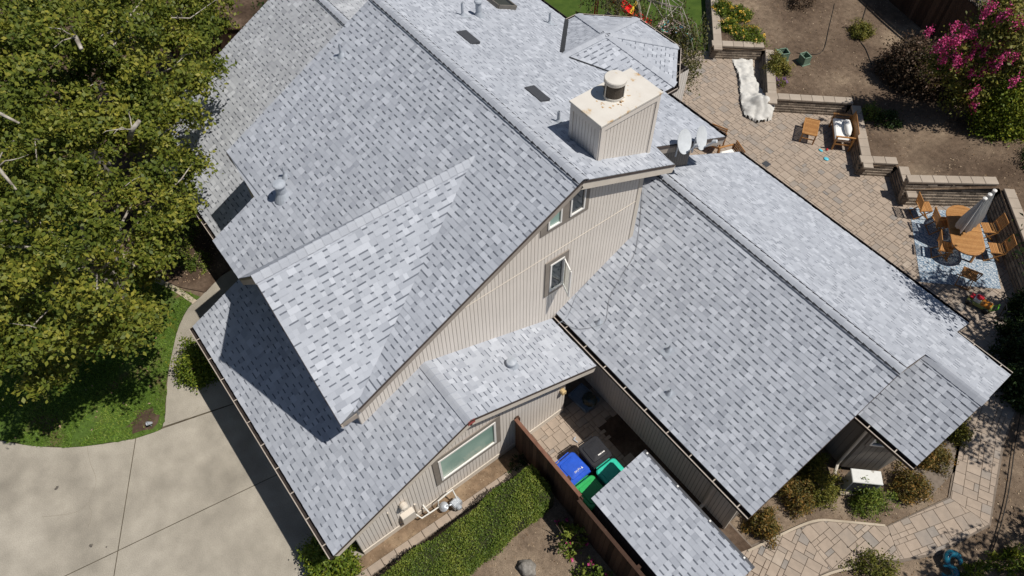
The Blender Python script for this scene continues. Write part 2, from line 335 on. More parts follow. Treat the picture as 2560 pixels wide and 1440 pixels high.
items = [t for t in items if not hid(t[0], t[1])]+[]
pave(pt, items, 300)
sy = sheet('side_yard', [(1.05, -2.7), (8.2, -2.7), (8.2, .4), (-.6, .4), (-.6, -1.3), (1.05, -1.3)], -.024, M_PSAND, th=.02, kind='structure')
items = [(x+w/2, y+h/2, w, h, 0.0) for x, y, w, h in tiling(1.08, -2.66, 4.6, .1, 5) if not (x > 2.0 and y > -.62)]
pave(sy, items, 300)
sheet('soil_strip', [(2.1, -.55), (8.1, -.55), (8.1, .35), (2.1, .35)], -.004, M_MULCH, kind='structure')
ph = sheet('path', [(6.4, -1.2), (7.9, -1.2), (8.55, 1.4), (9.45, 3.0), (9.9, 3.9), (10.3, 5.6), (9.25, 7.95), (8.8, 9.6), (7.5, 9.8), (8.2, 7.5), (9.2, 5.4), (8.68, 3.5), (7.55, 2.3), (7.3, 1.7)], -.022, M_PSAND, th=.02, kind='structure')
SEG = [([(6.5, -1.1), (7.36, 1.69), (8.5, 1.5), (7.85, -1.1)], .33), ([(7.36, 1.69), (7.6, 2.3), (8.7, 3.5), (9.4, 3.05), (8.5, 1.5)], -.05), ([(8.7, 3.5), (9.24, 5.41), (10.25, 5.6), (9.85, 3.9), (9.4, 3.05)], -.33), ([(9.24, 5.41), (8.25, 7.56), (9.2, 7.9), (10.25, 5.6)], .45), ([(8.25, 7.56), (7.6, 9.6), (8.75, 9.6), (9.2, 7.9)], .30)]
items = []
for si, (cv, rot) in enumerate(SEG):
    cx = sum(p[0] for p in cv)/len(cv); cy = sum(p[1] for p in cv)/len(cv); ca, sa = math.cos(rot), math.sin(rot)
    for x, y, w, h in tiling(-2.2, -2.2, 2.2, 2.2, 40+si, .122):
        q = [(cx+ca*u-sa*v, cy+sa*u+ca*v) for u, v in ((x, y), (x+w, y), (x+w, y+h), (x, y+h))]
        if all(inside(cv, *p) for p in q):
            items.append((cx+ca*(x+w/2)-sa*(y+h/2), cy+sa*(x+w/2)+ca*(y+h/2), w, h, rot))
        else:
            c = clip(q, cv)
            if len(c) > 2 and abs(area2(c)) > .006: items.append((sum(p[0] for p in c)/len(c), sum(p[1] for p in c)/len(c), 0, 0, 0, c))
pave(ph, items, 300)
b = MB(); ribbon(smooth_curve([(6.95, .2), (7.3, 1.62), (7.52, 2.2), (7.85, 2.6), (8.65, 3.45)], 4), .06, .03, b); ribbon(smooth_curve([(8.1, -.2), (8.55, 1.4), (8.95, 2.2)], 4), .06, .03, b); b.build('path_edging', M_KERB, kind='structure')
sheet('back_lawn', [(-8.62, 13.12), (-7.55, 14.1), (-11.6, 18), (-30, 24), (-30, 8), (-8.9, 8.6)], .006, M_LAWN2, kind='structure')
# ---- raised yard behind the retaining wall
def yard_z(x, y):
    def sm(t): t = max(0, min(1, t)); return t*t*(3-2*t)
    h = .42+.40*sm((x-1.6)/1.2)
    return h+.055*max(0, y-15)+.03*math.sin(x*1.3+.5)*math.sin(y*.9)
YARD = [(x, y) for x, y in WALL]+[(9.5, 10.2), (26, 14), (26, 34), (-18, 34), (-18, 24)]
off = []
for i, (x, y) in enumerate(YARD):
    if i < len(WALL):
        a = Vector(WALL[max(i-1, 0)]); c = Vector(WALL[min(i+1, len(WALL)-1)]); d = (c-a).normalized(); n = Vector((-d.y, d.x))*.12
        off.append((x+n.x, y+n.y))
    else: off.append((x, y))
pts2 = [Vector(p) for p in off]; nB = len(pts2)
q = random.Random(9); g = 0
while g < 900:
    x = q.uniform(-18, 12); y = q.uniform(12.5, 26)
    if inside(off, x, y): pts2.append(Vector((x, y))); g += 1
r = delaunay_2d_cdt(pts2, [(i, (i+1) % nB) for i in range(nB)], [list(range(nB))], 1, 1e-5)
me = bpy.data.meshes.new('raised_yard'); me.from_pydata([(v.x, v.y, yard_z(v.x, v.y)) for v in r[0]], [], [tuple(f) for f in r[2]]); me.materials.append(M_YARD)
me.polygons.foreach_set('use_smooth', np.ones(len(me.polygons), bool))
link('raised_yard', me, kind='structure')
# ---- retaining wall: split-face courses and loose cap blocks
rw = thing('retaining_wall', 'zigzag retaining wall of tan split-face blocks with pale cap stones around patio', 'wall')
cb = MB()
for i in range(len(WALL)-1):
    a = Vector(WALL[i]); c = Vector(WALL[i+1]); d = c-a; L = d.length; d.normalize(); n = Vector((-d.y, d.x))
    H = .86 if i >= 7 else .47; nc = 8 if i >= 7 else 5; ch = H/nc
    for k in range(nc):
        s = -(k % 2)*.1
        while s < L:
            w = min(.2+rg.uniform(-.02, .02), L-s); s0 = max(s, 0)
            if s+w > s0+.02:
                m = a+d*((s0+s+w)/2)+n*(.09+k*.03); cb.box((m.x, m.y, k*ch+ch/2-.002), (s+w-s0-.006, .2+rg.uniform(0, .02), ch-.004), math.atan2(d.y, d.x), rg.uniform(.2, .9))
            s += w
    s = .02
    while s < L+.12:
        w = min(.42+rg.uniform(-.03, .03), L+.16-s)
        if w < .1: break
        m = a+d*(s+w/2)+n*(.11+nc*.027)
        b = MB(); b.box((0, 0, 0), (w-.008, .33, .075), 0, rg.uniform(.1, .9), bev=.01); b.build('cap_stone', M_CAPB, rw).matrix_local = Matrix.Translation((m.x, m.y, H+.038+rg.uniform(0, .004)+(.004 if i % 2 else 0))) @ Matrix.Rotation(math.atan2(d.y, d.x), 4, 'Z')
        s += w
cb.build('block_courses', M_BLOCK, rw, kind='stuff')
# stepped ends where the high wall starts
for k, (x, y, z) in enumerate(((2.02, 13.42, .56), (2.28, 13.62, .66), (2.5, 13.88, .76))):
    b = MB(); b.box((x, y, z), (.3, .26, .1), .86, .5, bev=.01); b.build('step_block', M_CAPB, rw)
# ================================================================ the house
EXPO = .143
house = thing('house', 'two-storey beige house with stepped grey shingle roofs and a boxed chimney', 'house')
def plane_frame(P):
    a, bx, by = P; g = math.hypot(bx, by); gd = Vector((bx/g, by/g)); hd = Vector((gd.y, -gd.x)); k = math.sqrt(1+g*g); n = Vector((-bx, -by, 1)).normalized()
    def to3(u, v, h=0):
        q = hd*u+gd*(v/k); return Vector((q.x, q.y, a+bx*q.x+by*q.y))+n*h
    def to2(x, y): return (x*hd.x+y*hd.y, (x*gd.x+y*gd.y)*k)
    return to3, to2, n
def scan(poly, v):
    xs = []
    for i in range(len(poly)):
        (u0, v0), (u1, v1) = poly[i], poly[(i+1) % len(poly)]
        if (v0 > v) != (v1 > v): xs.append(u0+(u1-u0)*(v-v0)/(v1-v0))
    xs.sort(); return [(xs[i], xs[i+1]) for i in range(0, len(xs)-1, 2)]
def shingle_cells(poly, P, seed):
    r = random.Random(seed); to3, to2, n = plane_frame(P); uv = [to2(*p) for p in poly]; vmin = min(p[1] for p in uv); vmax = max(p[1] for p in uv); cells = []
    v0 = vmin-.012
    while v0 < vmax-.01:
        v1 = min(v0+EXPO, vmax); e = 1e-3
        A = scan(uv, max(v0, vmin)+e); B = scan(uv, v1-e)
        if len(A) != len(B): A = B = scan(uv, (max(v0, vmin)+v1)/2)
        for (a0, a1), (b0, b1) in zip(A, B):
            lo, hi = max(a0, b0), min(a1, b1); cuts = []
            u = lo-r.uniform(0, .15)
            rec0 = rec = r.random() < .5
            while True:
                u += (r.choice((.085, .10, .12, .14, .16)) if rec else r.choice((.11, .13, .15, .17, .2, .24)))*r.uniform(.9, 1.1); rec = not rec
                if u > hi-.06: break
                if u > lo+.05: cuts.append(u)
            E = [(a0, b0)]+[(c, c) for c in cuts]+[(a1, b1)]; rec = rec0
            for (l0, l1), (r0, r1) in zip(E[:-1], E[1:]):
                t = r.random(); sh = r.uniform(.38, .56) if t < .66 else (r.uniform(.62, .84) if t < .86 else r.uniform(.26, .36))
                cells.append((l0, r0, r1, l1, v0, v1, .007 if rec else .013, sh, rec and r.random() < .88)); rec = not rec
        v0 = v1
    return cells, to3
def cell_to(mb, c, to3):
    l0, r0, r1, l1, v0, v1, t, sh, band = c; wob = .003*math.sin(l0*7+v0*5)
    bl = to3(l0, v0, t+wob); br = to3(r0, v0, t+wob); lo0 = to3(l0, v0, -.004); lo1 = to3(r0, v0, -.004)
    mb.face([lo0, lo1, br, bl], sh*.8)
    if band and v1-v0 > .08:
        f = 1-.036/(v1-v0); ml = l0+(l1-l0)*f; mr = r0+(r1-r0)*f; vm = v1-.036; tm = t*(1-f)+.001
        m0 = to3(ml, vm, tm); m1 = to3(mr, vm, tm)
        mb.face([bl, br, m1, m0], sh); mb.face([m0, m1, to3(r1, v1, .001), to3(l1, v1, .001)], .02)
    else: mb.face([bl, br, to3(r1, v1, .001), to3(l1, v1, .001)], sh)
    if t > .01:
        mb.face([lo0, bl, to3(l1, v1, .001), to3(l1, v1, -.004)], sh*.8); mb.face([br, lo1, to3(r1, v1, -.004), to3(r1, v1, .001)], sh*.8)
ROOFS = []; CELLS = []
def roof(name, planes, m=M_SH, label=None):
    """planes: (plane, plan outline, seed)"""
    dk = MB()
    for P, poly, seed in planes:
        poly = ccw(poly); top = [(x, y, P[0]+P[1]*x+P[2]*y-.008) for x, y in poly]; dk.slab(top, .07)
    o = dk.build(name, M_DECK, house)
    if label: o['label'] = label
    rest = MB()
    for P, poly, seed in planes:
        cells, to3 = shingle_cells(poly, P, seed)
        for c in cells: CELLS.append(((to3((c[0]+c[1])/2, c[4])-CAM).length, c, to3, o, rest, m))
    ROOFS.append((o, rest, m)); return o
zM, pN, pF, zD, pD, xD = 7.718, .519, .456, 7.16, 1.106, -2.444
N_ = (zM, 0, pN); F_ = (zM, 0, -pF)
DR = (zD+pD*xD, -pD, 0); DL = (zD-pD*xD, pD, 0)
YB = (zD-zM)/pN
r_main = roof('main_roof', [(N_, [(-8.4, 0), (-8.4, -5.04), (-6.53, -5.04), (-6.53, -6.53), (-5.0, -6.53), (xD, YB), (-.02, -6.2), (0, -6.1), (0, 0)], 1),
    (F_, [(-8.4, 0), (0, 0), (0, 3.03), (-.73, 3.03), (-.73, 5.943), (-3.08, 5.943), (-5.2, 3.9), (-7.37, 5.943), (-9.8, 5.943), (-9.8, 4.2), (-8.7, 3.2), (-8.4, 1)], 2)])
r_gab = roof('cross_gable_roof', [(DR, [(xD, YB), (xD, -6.53), (.0, -6.53), (-.02, -6.2)], 3), (DL, [(xD, YB), (-5.0, -6.53), (xD, -6.53)], 4)])
G1 = (2.40+.498*8.039, 0, .498); zGr = 4.2995; G2 = (zGr-.46*4.226, 0, -.46)
r_gar = roof('garage_roof', [(G1, [(-5.97, -8.04), (1.57, -8.04), (1.57, -4.226), (-.24, -4.226), (-.24, -6.0), (-5.97, -6.0)], 5), (G2, [(-.24, -4.226), (1.57, -4.226), (1.57, -.427), (-.24, -.427)], 6)])
R1 = (2.656+.549*.235, 0, .549); zR = 4.843; R2 = (zR+.545*3.751, 0, -.545)
r_win = roof('wing_roof', [(R1, [(-.24, -.235), (6.58, -.235), (6.58, 3.751), (-1.6, 3.751), (-1.6, 2.3), (-.24, 2.3)], 7), (R2, [(-1.6, 3.751), (6.58, 3.751), (6.58, 5.193), (8.114, 5.193), (8.114, 7.276), (6.58, 7.276), (6.58, 8.39), (-1.6, 8.39)], 8)])
zB = 4.057; B1 = (zB-.648*5.193, 0, .648)
r_bay = roof('bay_roof', [(B1, [(6.3, 3.463), (8.114, 3.463), (8.114, 5.19), (6.3, 5.19)], 9)])
HW = 2.7; W1 = (zM-HW, 0, pN); yWr = .34; W2_ = (zM-HW+2*pN*yWr, 0, -pN)
r_ent = roof('entry_roof', [(W1, [(-14.72, -6.18), (-6.3, -6.18), (-6.3, -5.2), (-8.2, -5.2), (-8.2, yWr), (-14.72, yWr)], 10), (W2_, [(-14.72, yWr), (-8.2, yWr), (-8.2, 6.0), (-14.72, 6.0)], 11)], M_SHW)
AP = Vector((-5.2, 5.5, 5.94)); VV = Vector((-5.2, 3.9, 5.94)); zE = 5.0
PE = [(-7.37, 5.9), (-7.37, 6.42), (-6.1, 7.72), (-4.3, 7.72), (-3.08, 6.42), (-3.08, 5.9)]
def plane3(a, b, c):
    n = (Vector(b)-Vector(a)).cross(Vector(c)-Vector(a)); return ((n.dot(Vector(a)))/n.z, -n.x/n.z, -n.y/n.z)
pvp = []
for k, (a, b_) in enumerate(((1, 2), (2, 3), (3, 4))):
    pvp.append((plane3(AP, (*PE[a], zE), (*PE[b_], zE)), [(AP.x, AP.y), PE[a], PE[b_]], 20+k))
pvp.append((plane3(AP, VV, (*PE[1], zE)), [(AP.x, AP.y), PE[1], PE[0], (VV.x, VV.y)], 24)); pvp.append((plane3(AP, VV, (*PE[4], zE)), [(AP.x, AP.y), (VV.x, VV.y), PE[5], PE[4]], 25))
r_pav = roof('pavilion_roof', pvp)
SHED_ROOF = []
# nearest tabs become single pieces, the rest of each roof one mesh
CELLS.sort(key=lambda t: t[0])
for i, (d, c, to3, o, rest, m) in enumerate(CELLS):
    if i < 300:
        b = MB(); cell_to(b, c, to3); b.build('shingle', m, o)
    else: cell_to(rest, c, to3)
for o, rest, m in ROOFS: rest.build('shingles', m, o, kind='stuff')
# ---- ridge and hip caps: one shared piece per ridge
def caps(parent, p0, p1, pl, pr, m=M_CAP, w=.15, expo=.2, lift=.026, vent=0):
    p0 = Vector(p0); p1 = Vector(p1); t = p1-p0; L = t.length; t.normalize(); s = Vector((-t.y, t.x, 0)).normalized(); up = t.cross(s)
    meshes = []
    for sh in (.15, .5, .85):
        b = MB(); ys = [-w, -w*.35, 0, w*.35, w]
        prof = lambda y: -(pl if y < 0 else pr)*abs(y)*(1 if abs(y) > w*.5 else .75)
        T0 = [Vector((0, y, prof(y)+lift+.012)) for y in ys]; T1 = [Vector((expo+.04, y, prof(y)+lift-.006)) for y in ys]
        for i in range(4):
            b.face([T0[i], T0[i+1], T1[i+1], T1[i]], sh)
            b.face([T0[i]-Vector((0, 0, .018)), T0[i+1]-Vector((0, 0, .018)), T0[i+1], T0[i]], sh*.5)
        for i, sg in ((0, -1), (4, 1)): b.face([T0[i], T1[i], T1[i]-Vector((0, 0, .03)), T0[i]-Vector((0, 0, .048))], -.2)
        meshes.append(b.mesh('ridge_cap', m))
    if vent:
        b = MB(); b.beam(p0+Vector((0, 0, vent-.03)), p1+Vector((0, 0, vent-.03)), 2*w-.03, .012, m=0)
        for sg, pp in ((-1, pl), (1, pr)): q0 = s*sg*(w-.03)+Vector((0, 0, .012-pp*(w-.03))); b.beam(p0+q0, p1+q0, .05, .05)
        b.build('ridge_vent', M_BLK, parent); p0 = p0+Vector((0, 0, .02))
    n = max(1, round(L/expo)); st = L/n; B3 = Matrix((t, s, up)).transposed().to_4x4()
    for i in range(n):
        link('ridge_cap', meshes[rg.randrange(3)], parent, Matrix.Translation(p0+t*(i*st)) @ B3 @ Matrix.Rotation(rg.uniform(-.012, .012), 4, 'Z'))
caps(r_gab, (xD, -6.55, zD), (xD, YB+.05, zD), pD, pD, w=.125)
caps(r_main, (.02, 0, zM), (-8.4, 0, zM), pF, pN, vent=.02); caps(r_gar, (1.58, -4.226, zGr), (-.2, -4.226, zGr), .498, .46)
caps(r_win, (6.6, 3.751, zR), (-1.5, 3.751, zR), .545, .549, vent=.02); caps(r_bay, (8.13, 5.193, zB), (6.6, 5.193, zB), .545, .648)
caps(r_ent, (-8.45, yWr, W1[0]+pN*yWr), (-14.7, yWr, W1[0]+pN*yWr), pN, pN, vent=.02)
for q_ in PE[1:5]: caps(r_pav, (*q_, zE+.005), AP, .16, .16, w=.13)
caps(r_pav, AP, VV+Vector((0, -.15, 0)), .43, .43, w=.13)
# ---- drip edge, fascia, gutters
def edge_board(parent, a, b, name='fascia', m=M_FASC, d=.17, th=.03, drop=.075, drip=True):
    a = Vector(a); b = Vector(b); dn = Vector((0, 0, 1)); mb = MB()
    mb.beam(a-dn*(drop+d/2), b-dn*(drop+d/2), th, d); mb.build(name, m, parent)
    if drip:
        mb = MB(); mb.beam(a-dn*(drop-.028), b-dn*(drop-.028), th+.03, .05); mb.build('drip_edge', M_DRIP, parent)
zat = lambda P, x, y: P[0]+P[1]*x+P[2]*y
E3 = lambda P, x, y: (x, y, zat(P, x, y))
edge_board(r_main, E3(N_, -.02, 0), E3(N_, -.02, -6.05)); edge_board(r_main, E3(F_, -.02, 0), E3(F_, -.02, 3.02), m=M_FASCB, d=.2)
edge_board(r_main, E3(F_, -.72, 3.0), E3(F_, -.72, 5.92), m=M_FASC); edge_board(r_main, E3(F_, -.05, 3.01), E3(F_, -.72, 3.01), m=M_FASCB)
edge_board(r_main, E3(N_, -6.52, -6.51), E3(N_, -5.05, -6.51)); edge_board(r_main, E3(N_, -6.51, -6.5), E3(N_, -6.51, -5.05)); edge_board(r_main, E3(N_, -8.38, 0), E3(N_, -8.38, -5.02)); edge_board(r_main, E3(N_, -8.36, -5.02), E3(N_, -6.5, -5.02))
edge_board(r_gab, E3(DR, xD, -6.51), E3(DR, 0, -6.51)); edge_board(r_gab, E3(DL, xD, -6.51), E3(DL, -4.98, -6.51)); edge_board(r_gab, E3(DR, -.02, -6.5), E3(DR, -.02, -6.12), drip=False)
edge_board(r_gar, E3(G1, 1.55, -8.0), E3(G1, 1.55, -4.226), m=M_FASCB, d=.2); edge_board(r_gar, E3(G2, 1.55, -4.226), E3(G2, 1.55, -.43), m=M_FASCB, d=.2)
edge_board(r_gar, E3(G1, -5.95, -8.0), E3(G1, -5.95, -6.0)); edge_board(r_gar, E3(G2, -.2, -.45), E3(G2, 1.55, -.45), m=M_FASCB, drip=False)
b = MB(); b.beam((1.571, -4.30, zGr-.115), (1.571, -4.12, zGr-.12), .012, .17); b.build('bare_fascia_patch', mat('red_primer', [(.33, .075, .07), (.42, .11, .1)], .8, .2), r_gar)
edge_board(r_win, E3(R1, 6.56, -.2), E3(R1, 6.56, 3.751)); edge_board(r_win, E3(R2, 6.56, 3.76), E3(R2, 6.56, 5.19)); edge_board(r_win, E3(R2, 6.56, 7.3), E3(R2, 6.56, 8.37)); edge_board(r_bay, E3(R2, 8.09, 5.2), E3(R2, 8.09, 7.25)); edge_board(r_bay, E3(B1, 8.09, 3.48), E3(B1, 8.09, 5.19))
edge_board(r_ent, E3(W1, -14.7, -6.15), E3(W1, -14.7, yWr)); edge_board(r_ent, E3(W2_, -14.7, yWr), E3(W2_, -14.7, 5.98))
def gutter(parent, a, b, out, lipm=M_LIP, w=.115, h=.1, hang=.75):
    a = Vector(a)-Vector((0, 0, .035)); b = Vector(b)-Vector((0, 0, .035)); o = Vector((*out, 0)).normalized(); dz = Vector((0, 0, 1)); mb = MB(); d = (b-a).normalized(); L = (b-a).length
    mb.beam(a-dz*h+o*w/2, b-dz*h+o*w/2, w, .01, m=0); mb.beam(a-dz*h/2+o*w, b-dz*h/2+o*w, .008, h, m=0); mb.beam(a-dz*h/2+o*.006, b-dz*h/2+o*.006, .008, h, m=0)
    for e in (a, b): mb.beam(e-dz*h/2, e-dz*h/2+o*w, .008, h, m=0)
    mb.beam(a+o*(w-.004)+dz*.004, b+o*(w-.004)+dz*.004, .022, .014, m=1)
    k = hang*.6
    while k < L: mb.beam(a+d*k+dz*.006, a+d*k+o*w+dz*.006, .025, .006, m=1); k += hang
    return mb.build('gutter', [M_GUT, lipm], parent)
gutter(r_gar, (-5.97, -8.05, 2.40), (1.57, -8.05, 2.40), (0, -1)); gutter(r_win, (-.2, -.25, 2.656), (6.58, -.25, 2.656), (0, -1)); gutter(r_win, (-1.6, 8.4, zat(R2, 0, 8.39)), (6.56, 8.4, zat(R2, 0, 8.39)), (0, 1), M_GUT, hang=1.1)
gutter(r_bay, (6.4, 3.45, zat(B1, 0, 3.463)), (8.114, 3.45, zat(B1, 0, 3.463)), (0, -1)); gutter(r_bay, (6.62, 7.29, zat(R2, 0, 7.276)), (8.11, 7.29, zat(R2, 0, 7.276)), (0, 1))
gutter(r_ent, (-14.7, -6.19, zat(W1, 0, -6.18)), (-6.35, -6.19, zat(W1, 0, -6.18)), (0, -1)); gutter(r_main, (-9.8, 5.955, zat(F_, 0, 5.943)), (-7.5, 5.955, zat(F_, 0, 5.943)), (0, 1), M_GUT); gutter(r_main, (-2.95, 5.955, zat(F_, 0, 5.943)), (-.75, 5.955, zat(F_, 0, 5.943)), (0, 1), M_GUT)
for a, c in zip(PE[:-1], PE[1:]):
    d = Vector(c)-Vector(a); n = Vector((-d.y, d.x)); n = n if n.dot(Vector(((a[0]+c[0])/2+5.2, (a[1]+c[1])/2-5.5))) > 0 else -n; gutter(r_pav, (*a, zE), (*c, zE), n, hang=1.3)
for a, c, w in (((-7.36, 5.93), (-5.32, 3.98), .13), ((-3.1, 5.93), (-5.05, 4.02), .06)):
    A3 = Vector(E3(F_, *a)); C3 = Vector(E3(F_, *c)); mb = MB(); mb.beam(A3+Vector((0, 0, .03)), C3+Vector((0, 0, .03)), w, .012, up=(0, pF, 1)); mb.build('valley_flashing', M_FLASH, r_pav)
# ---- walls with grooved boards
def board_wall(name, o, d, s0, s1, zlo, zhi, m=M_SID, pitch=.102, depth=.012, parent=None, trim0=0, trim1=0, back=.1):
    """o: plan origin, d: plan direction along the wall; outward normal is (d.y, -d.x)"""
    o = Vector(o); d = Vector(d).normalized(); n = Vector((d.y, -d.x)); par = parent or house
    P = lambda s, z, h=0: (o.x+d.x*s+n.x*h, o.y+d.y*s+n.y*h, z)
    ss = sorted({s0, s1, *[s0+(s1-s0)*i/24 for i in range(25)]}); bk = MB()
    for a, c in zip(ss[:-1], ss[1:]):
        bk.face([P(a, zlo(a)), P(c, zlo(c)), P(c, zhi(c)), P(a, zhi(a))]); bk.face([P(c, zlo(c), -back), P(a, zlo(a), -back), P(a, zhi(a), -back), P(c, zhi(c), -back)])
    w = bk.build(name, M_SIDG, par); mb = MB(); s = s0
    while s < s1-.005:
        e = min(s+pitch-.011, s1)
        if zhi(s)-zlo(s) > .02 or zhi(e)-zlo(e) > .02:
            z = [zlo(s), zlo(e), max(zhi(e), zlo(e)), max(zhi(s), zlo(s))]; sh = rg.uniform(.35, .65)
            mb.face([P(s, z[0], depth), P(e, z[1], depth), P(e, z[2], depth), P(s, z[3], depth)], sh)
            mb.face([P(s, z[0]), P(s, z[0], depth), P(s, z[3], depth), P(s, z[3])], sh); mb.face([P(e, z[1], depth), P(e, z[1]), P(e, z[2]), P(e, z[2], depth)], sh)
        s += pitch
    mb.build('siding_boards', m, w, kind='stuff')
    return w, P
K = lambda v: (lambda s: v)
# main gable wall, facing +X (d=+Y gives normal (+1,0))
xW = -.25
def top_main(s): return (zat(N_, 0, s) if s < 0 else zat(F_, 0, s))-.09
def bot_main(s):
    if s < -4.226: return zat(G1, 0, s)
    if s < -.43: return zat(G2, 0, s)
    return zat(R1, 0, max(s, -.235)) if s > -.235 else zat(G2, 0, -.43)-.4
w_main, PM = board_wall('gable_wall', (xW, 0), (0, 1), -6.05, 2.24, bot_main, top_main)
b = MB(); b.beam((xW+.012, 2.19, bot_main(2.2)), (xW+.012, 2.19, top_main(2.2)), .13, .03, up=(1, 0, 0)); b.build('corner_board', M_FASCB, w_main)
b = MB(); b.beam((xW+.016, -4.0, 5.43), (xW+.016, 2.2, 5.43), .01, .018); b.build('siding_joint_strip', M_FASCB, w_main)
board_wall('gable_return_wall', (xW, 2.24), (-1, 0), 0, 1.3, lambda s: zat(R1, 0, 2.24), lambda s: top_main(2.24))
board_wall('cross_gable_wall', (-6.4, -6.05), (1, 0), 0, 6.15, K(2.9), lambda s: max(4.25, zD-pD*abs(-6.4+s-xD)-.1))
board_wall('upper_side_wall', (-6.35, -5.0), (0, -1), 0, 1.2, K(1.5), lambda s: zat(N_, 0, -5.0-s)-.1)
board_wall('upper_front_wall', (-8.25, -4.9), (1, 0), 0, 1.95, K(1.5), K(zat(N_, 0, -4.9)-.1)); board_wall('upper_end_wall', (-8.25, 0), (0, -1), 0, 4.9, K(1.5), lambda s: zat(N_, 0, -s)-.1)
# garage
xG = 1.12
w_gar, PG = board_wall('garage_side_wall', (xG, 0), (0, 1), -7.46, -1.0, lambda s: .22, lambda s: (zat(G1, 0, s) if s < -4.226 else zat(G2, 0, s))-.1, pitch=.1)
b = MB(); b.beam((xG+.005, -7.46, .12), (xG+.005, -1.0, .12), .05, .22); b.build('base_board', M_FASCB, w_gar)
b = MB(); b.face([(xG-.1, -1.0, 0), (-.2, -1.0, 0), (-.2, -1.0, 2.6), (xG, -1.0, 2.6)]); b.box((xG-.04, -1.02, 1.25), (.1, .06, 2.5)); b.build('corner_board', M_FASCB, w_gar)
board_wall('garage_front_wall', (-5.6, -7.46), (1, 0), 0, 6.72, K(0), K(2.45))
w_bw, _ = board_wall('garage_back_wall', (xG, -1.0), (-1, 0), 0, 1.35, K(0), lambda s: 2.75)
# wing
w_rw, PR = board_wall('wing_side_wall', (-.25, .18), (1, 0), 0, 6.4, K(.0), K(2.72), M_SID, pitch=.1)
board_wall('wing_end_wall', (6.15, 0), (0, 1), .18, 7.8, K(0), lambda s: (zat(R1, 0, s) if s < 3.75 else zat(R2, 0, s))-.1, M_SIDT, pitch=.15)
board_wall('wing_back_wall', (6.15, 7.8), (-1, 0), 0, 7.4, K(0), K(2.5), M_SIDT)
b = MB(); b.box((6.17, .16, 1.3), (.06, .06, 2.6)); b.build('corner_board', M_FASCB, w_rw)
b = MB(); b.tube([(5.45, .06, 2.5), (5.45, .10, 2.3), (5.45, .12, .25), (5.45, -.12, .1)], .045, 8); b.build('downspout', M_FASCB, w_rw)
# notch wall that carries the dishes, and the rear of the house
w_no, PNo = board_wall('notch_wall', (-1.15, 0), (0, 1), 2.2, 5.15, lambda s: zat(R1, 0, s)-.3 if s < 3.75 else zat(R2, 0, s), lambda s: zat(F_, 0, s)-.1, M_SIDT)
board_wall('notch_end_wall', (-1.15, 5.15), (-1, 0), 0, 5.9, K(0), K(5.2), M_SIDT)
board_wall('pavilion_wall', (-3.4, 7.3), (-1, 0), 0, 3.6, K(0), K(4.95), M_SID)
board_wall('pavilion_side_wall', (-3.4, 5.1), (0, 1), 0, 2.2, K(0), K(4.95), M_SID)
# bay under the small roof
b1, b2, b3 = (6.95, 3.75), (7.62, 4.42), (7.75, 5.25)
for nm, a, c in (('bay_wall', (6.17, 3.85), b1), ('bay_wall', b1, b2), ('bay_wall', b2, b3), ('bay_wall', b3, (7.75, 6.9))):
    d = Vector(c)-Vector(a); board_wall(nm, a, d, 0, d.length, K(.2), K(2.95), M_SIDT, pitch=.15)
b = MB(); b.tube([(7.0, 3.42, 2.78), (6.86, 3.66, 2.55), (6.86, 3.68, .3), (6.98, 3.5, .12)], .04, 8); b.build('downspout', M_FASCB, r_bay)
board_wall('entry_front_wall', (-14.3, -5.6), (1, 0), 0, 8.0, K(0), K(1.95))
# ---- windows
def window(P, s0, s1, z0, z1, trim=.11, fr=.05, glass=M_GLASS, name='window', top=None, mull=(), trimm=M_TRIM, h0=.014):
    """trim boards, vinyl frame, pane and sill, standing proud of wall P(s, z, h)"""
    o = thing_part(name); tz = top or (lambda s: z1)
    def quadbox(mb, poly, a, c):
        F = [P(s, z, c) for s, z in poly]; B = [P(s, z, a) for s, z in poly]; mb.face(F)
        for i in range(len(poly)): j = (i+1) % len(poly); mb.face([B[i], B[j], F[j], F[i]])
    def ring(mb, a0, a1, b0, tops, w, h):
        # left, right, bottom, top strips
        quadbox(mb, [(a0, b0), (a0+w, b0), (a0+w, tops(a0+w)), (a0, tops(a0))], 0, h); quadbox(mb, [(a1-w, b0), (a1, b0), (a1, tops(a1)), (a1-w, tops(a1-w))], 0, h)
        quadbox(mb, [(a0+w, b0), (a1-w, b0), (a1-w, b0+w), (a0+w, b0+w)], 0, h); quadbox(mb, [(a0+w, tops(a0+w)-w), (a1-w, tops(a1-w)-w), (a1-w, tops(a1-w)), (a0+w, tops(a0+w))], 0, h)
    if trim:
        m = MB(); t2 = lambda s: tz(min(max(s, s0), s1))+trim; ring(m, s0-trim, s1+trim, z0-trim, t2, trim-.002, h0+.028); m.build('trim', trimm, o)
    m = MB(); ring(m, s0, s1, z0, tz, fr, h0+.045)
    for q_ in mull: quadbox(m, [(q_-.02, z0+fr), (q_+.02, z0+fr), (q_+.02, tz(q_)-fr), (q_-.02, tz(q_)-fr)], 0, h0+.04)
    m.build('frame', M_VINYL, o)
    m = MB(); m.face([P(s0+fr*.8, z0+fr*.8, h0+.008), P(s1-fr*.8, z0+fr*.8, h0+.008), P(s1-fr*.8, tz(s1-fr)-fr*.8, h0+.008), P(s0+fr*.8, tz(s0+fr)-fr*.8, h0+.008)]); m.build('pane', glass, o)
    return o
def thing_part(name):
    o = bpy.data.objects.new(name, None); COL.objects.link(o); o.parent = house; return o
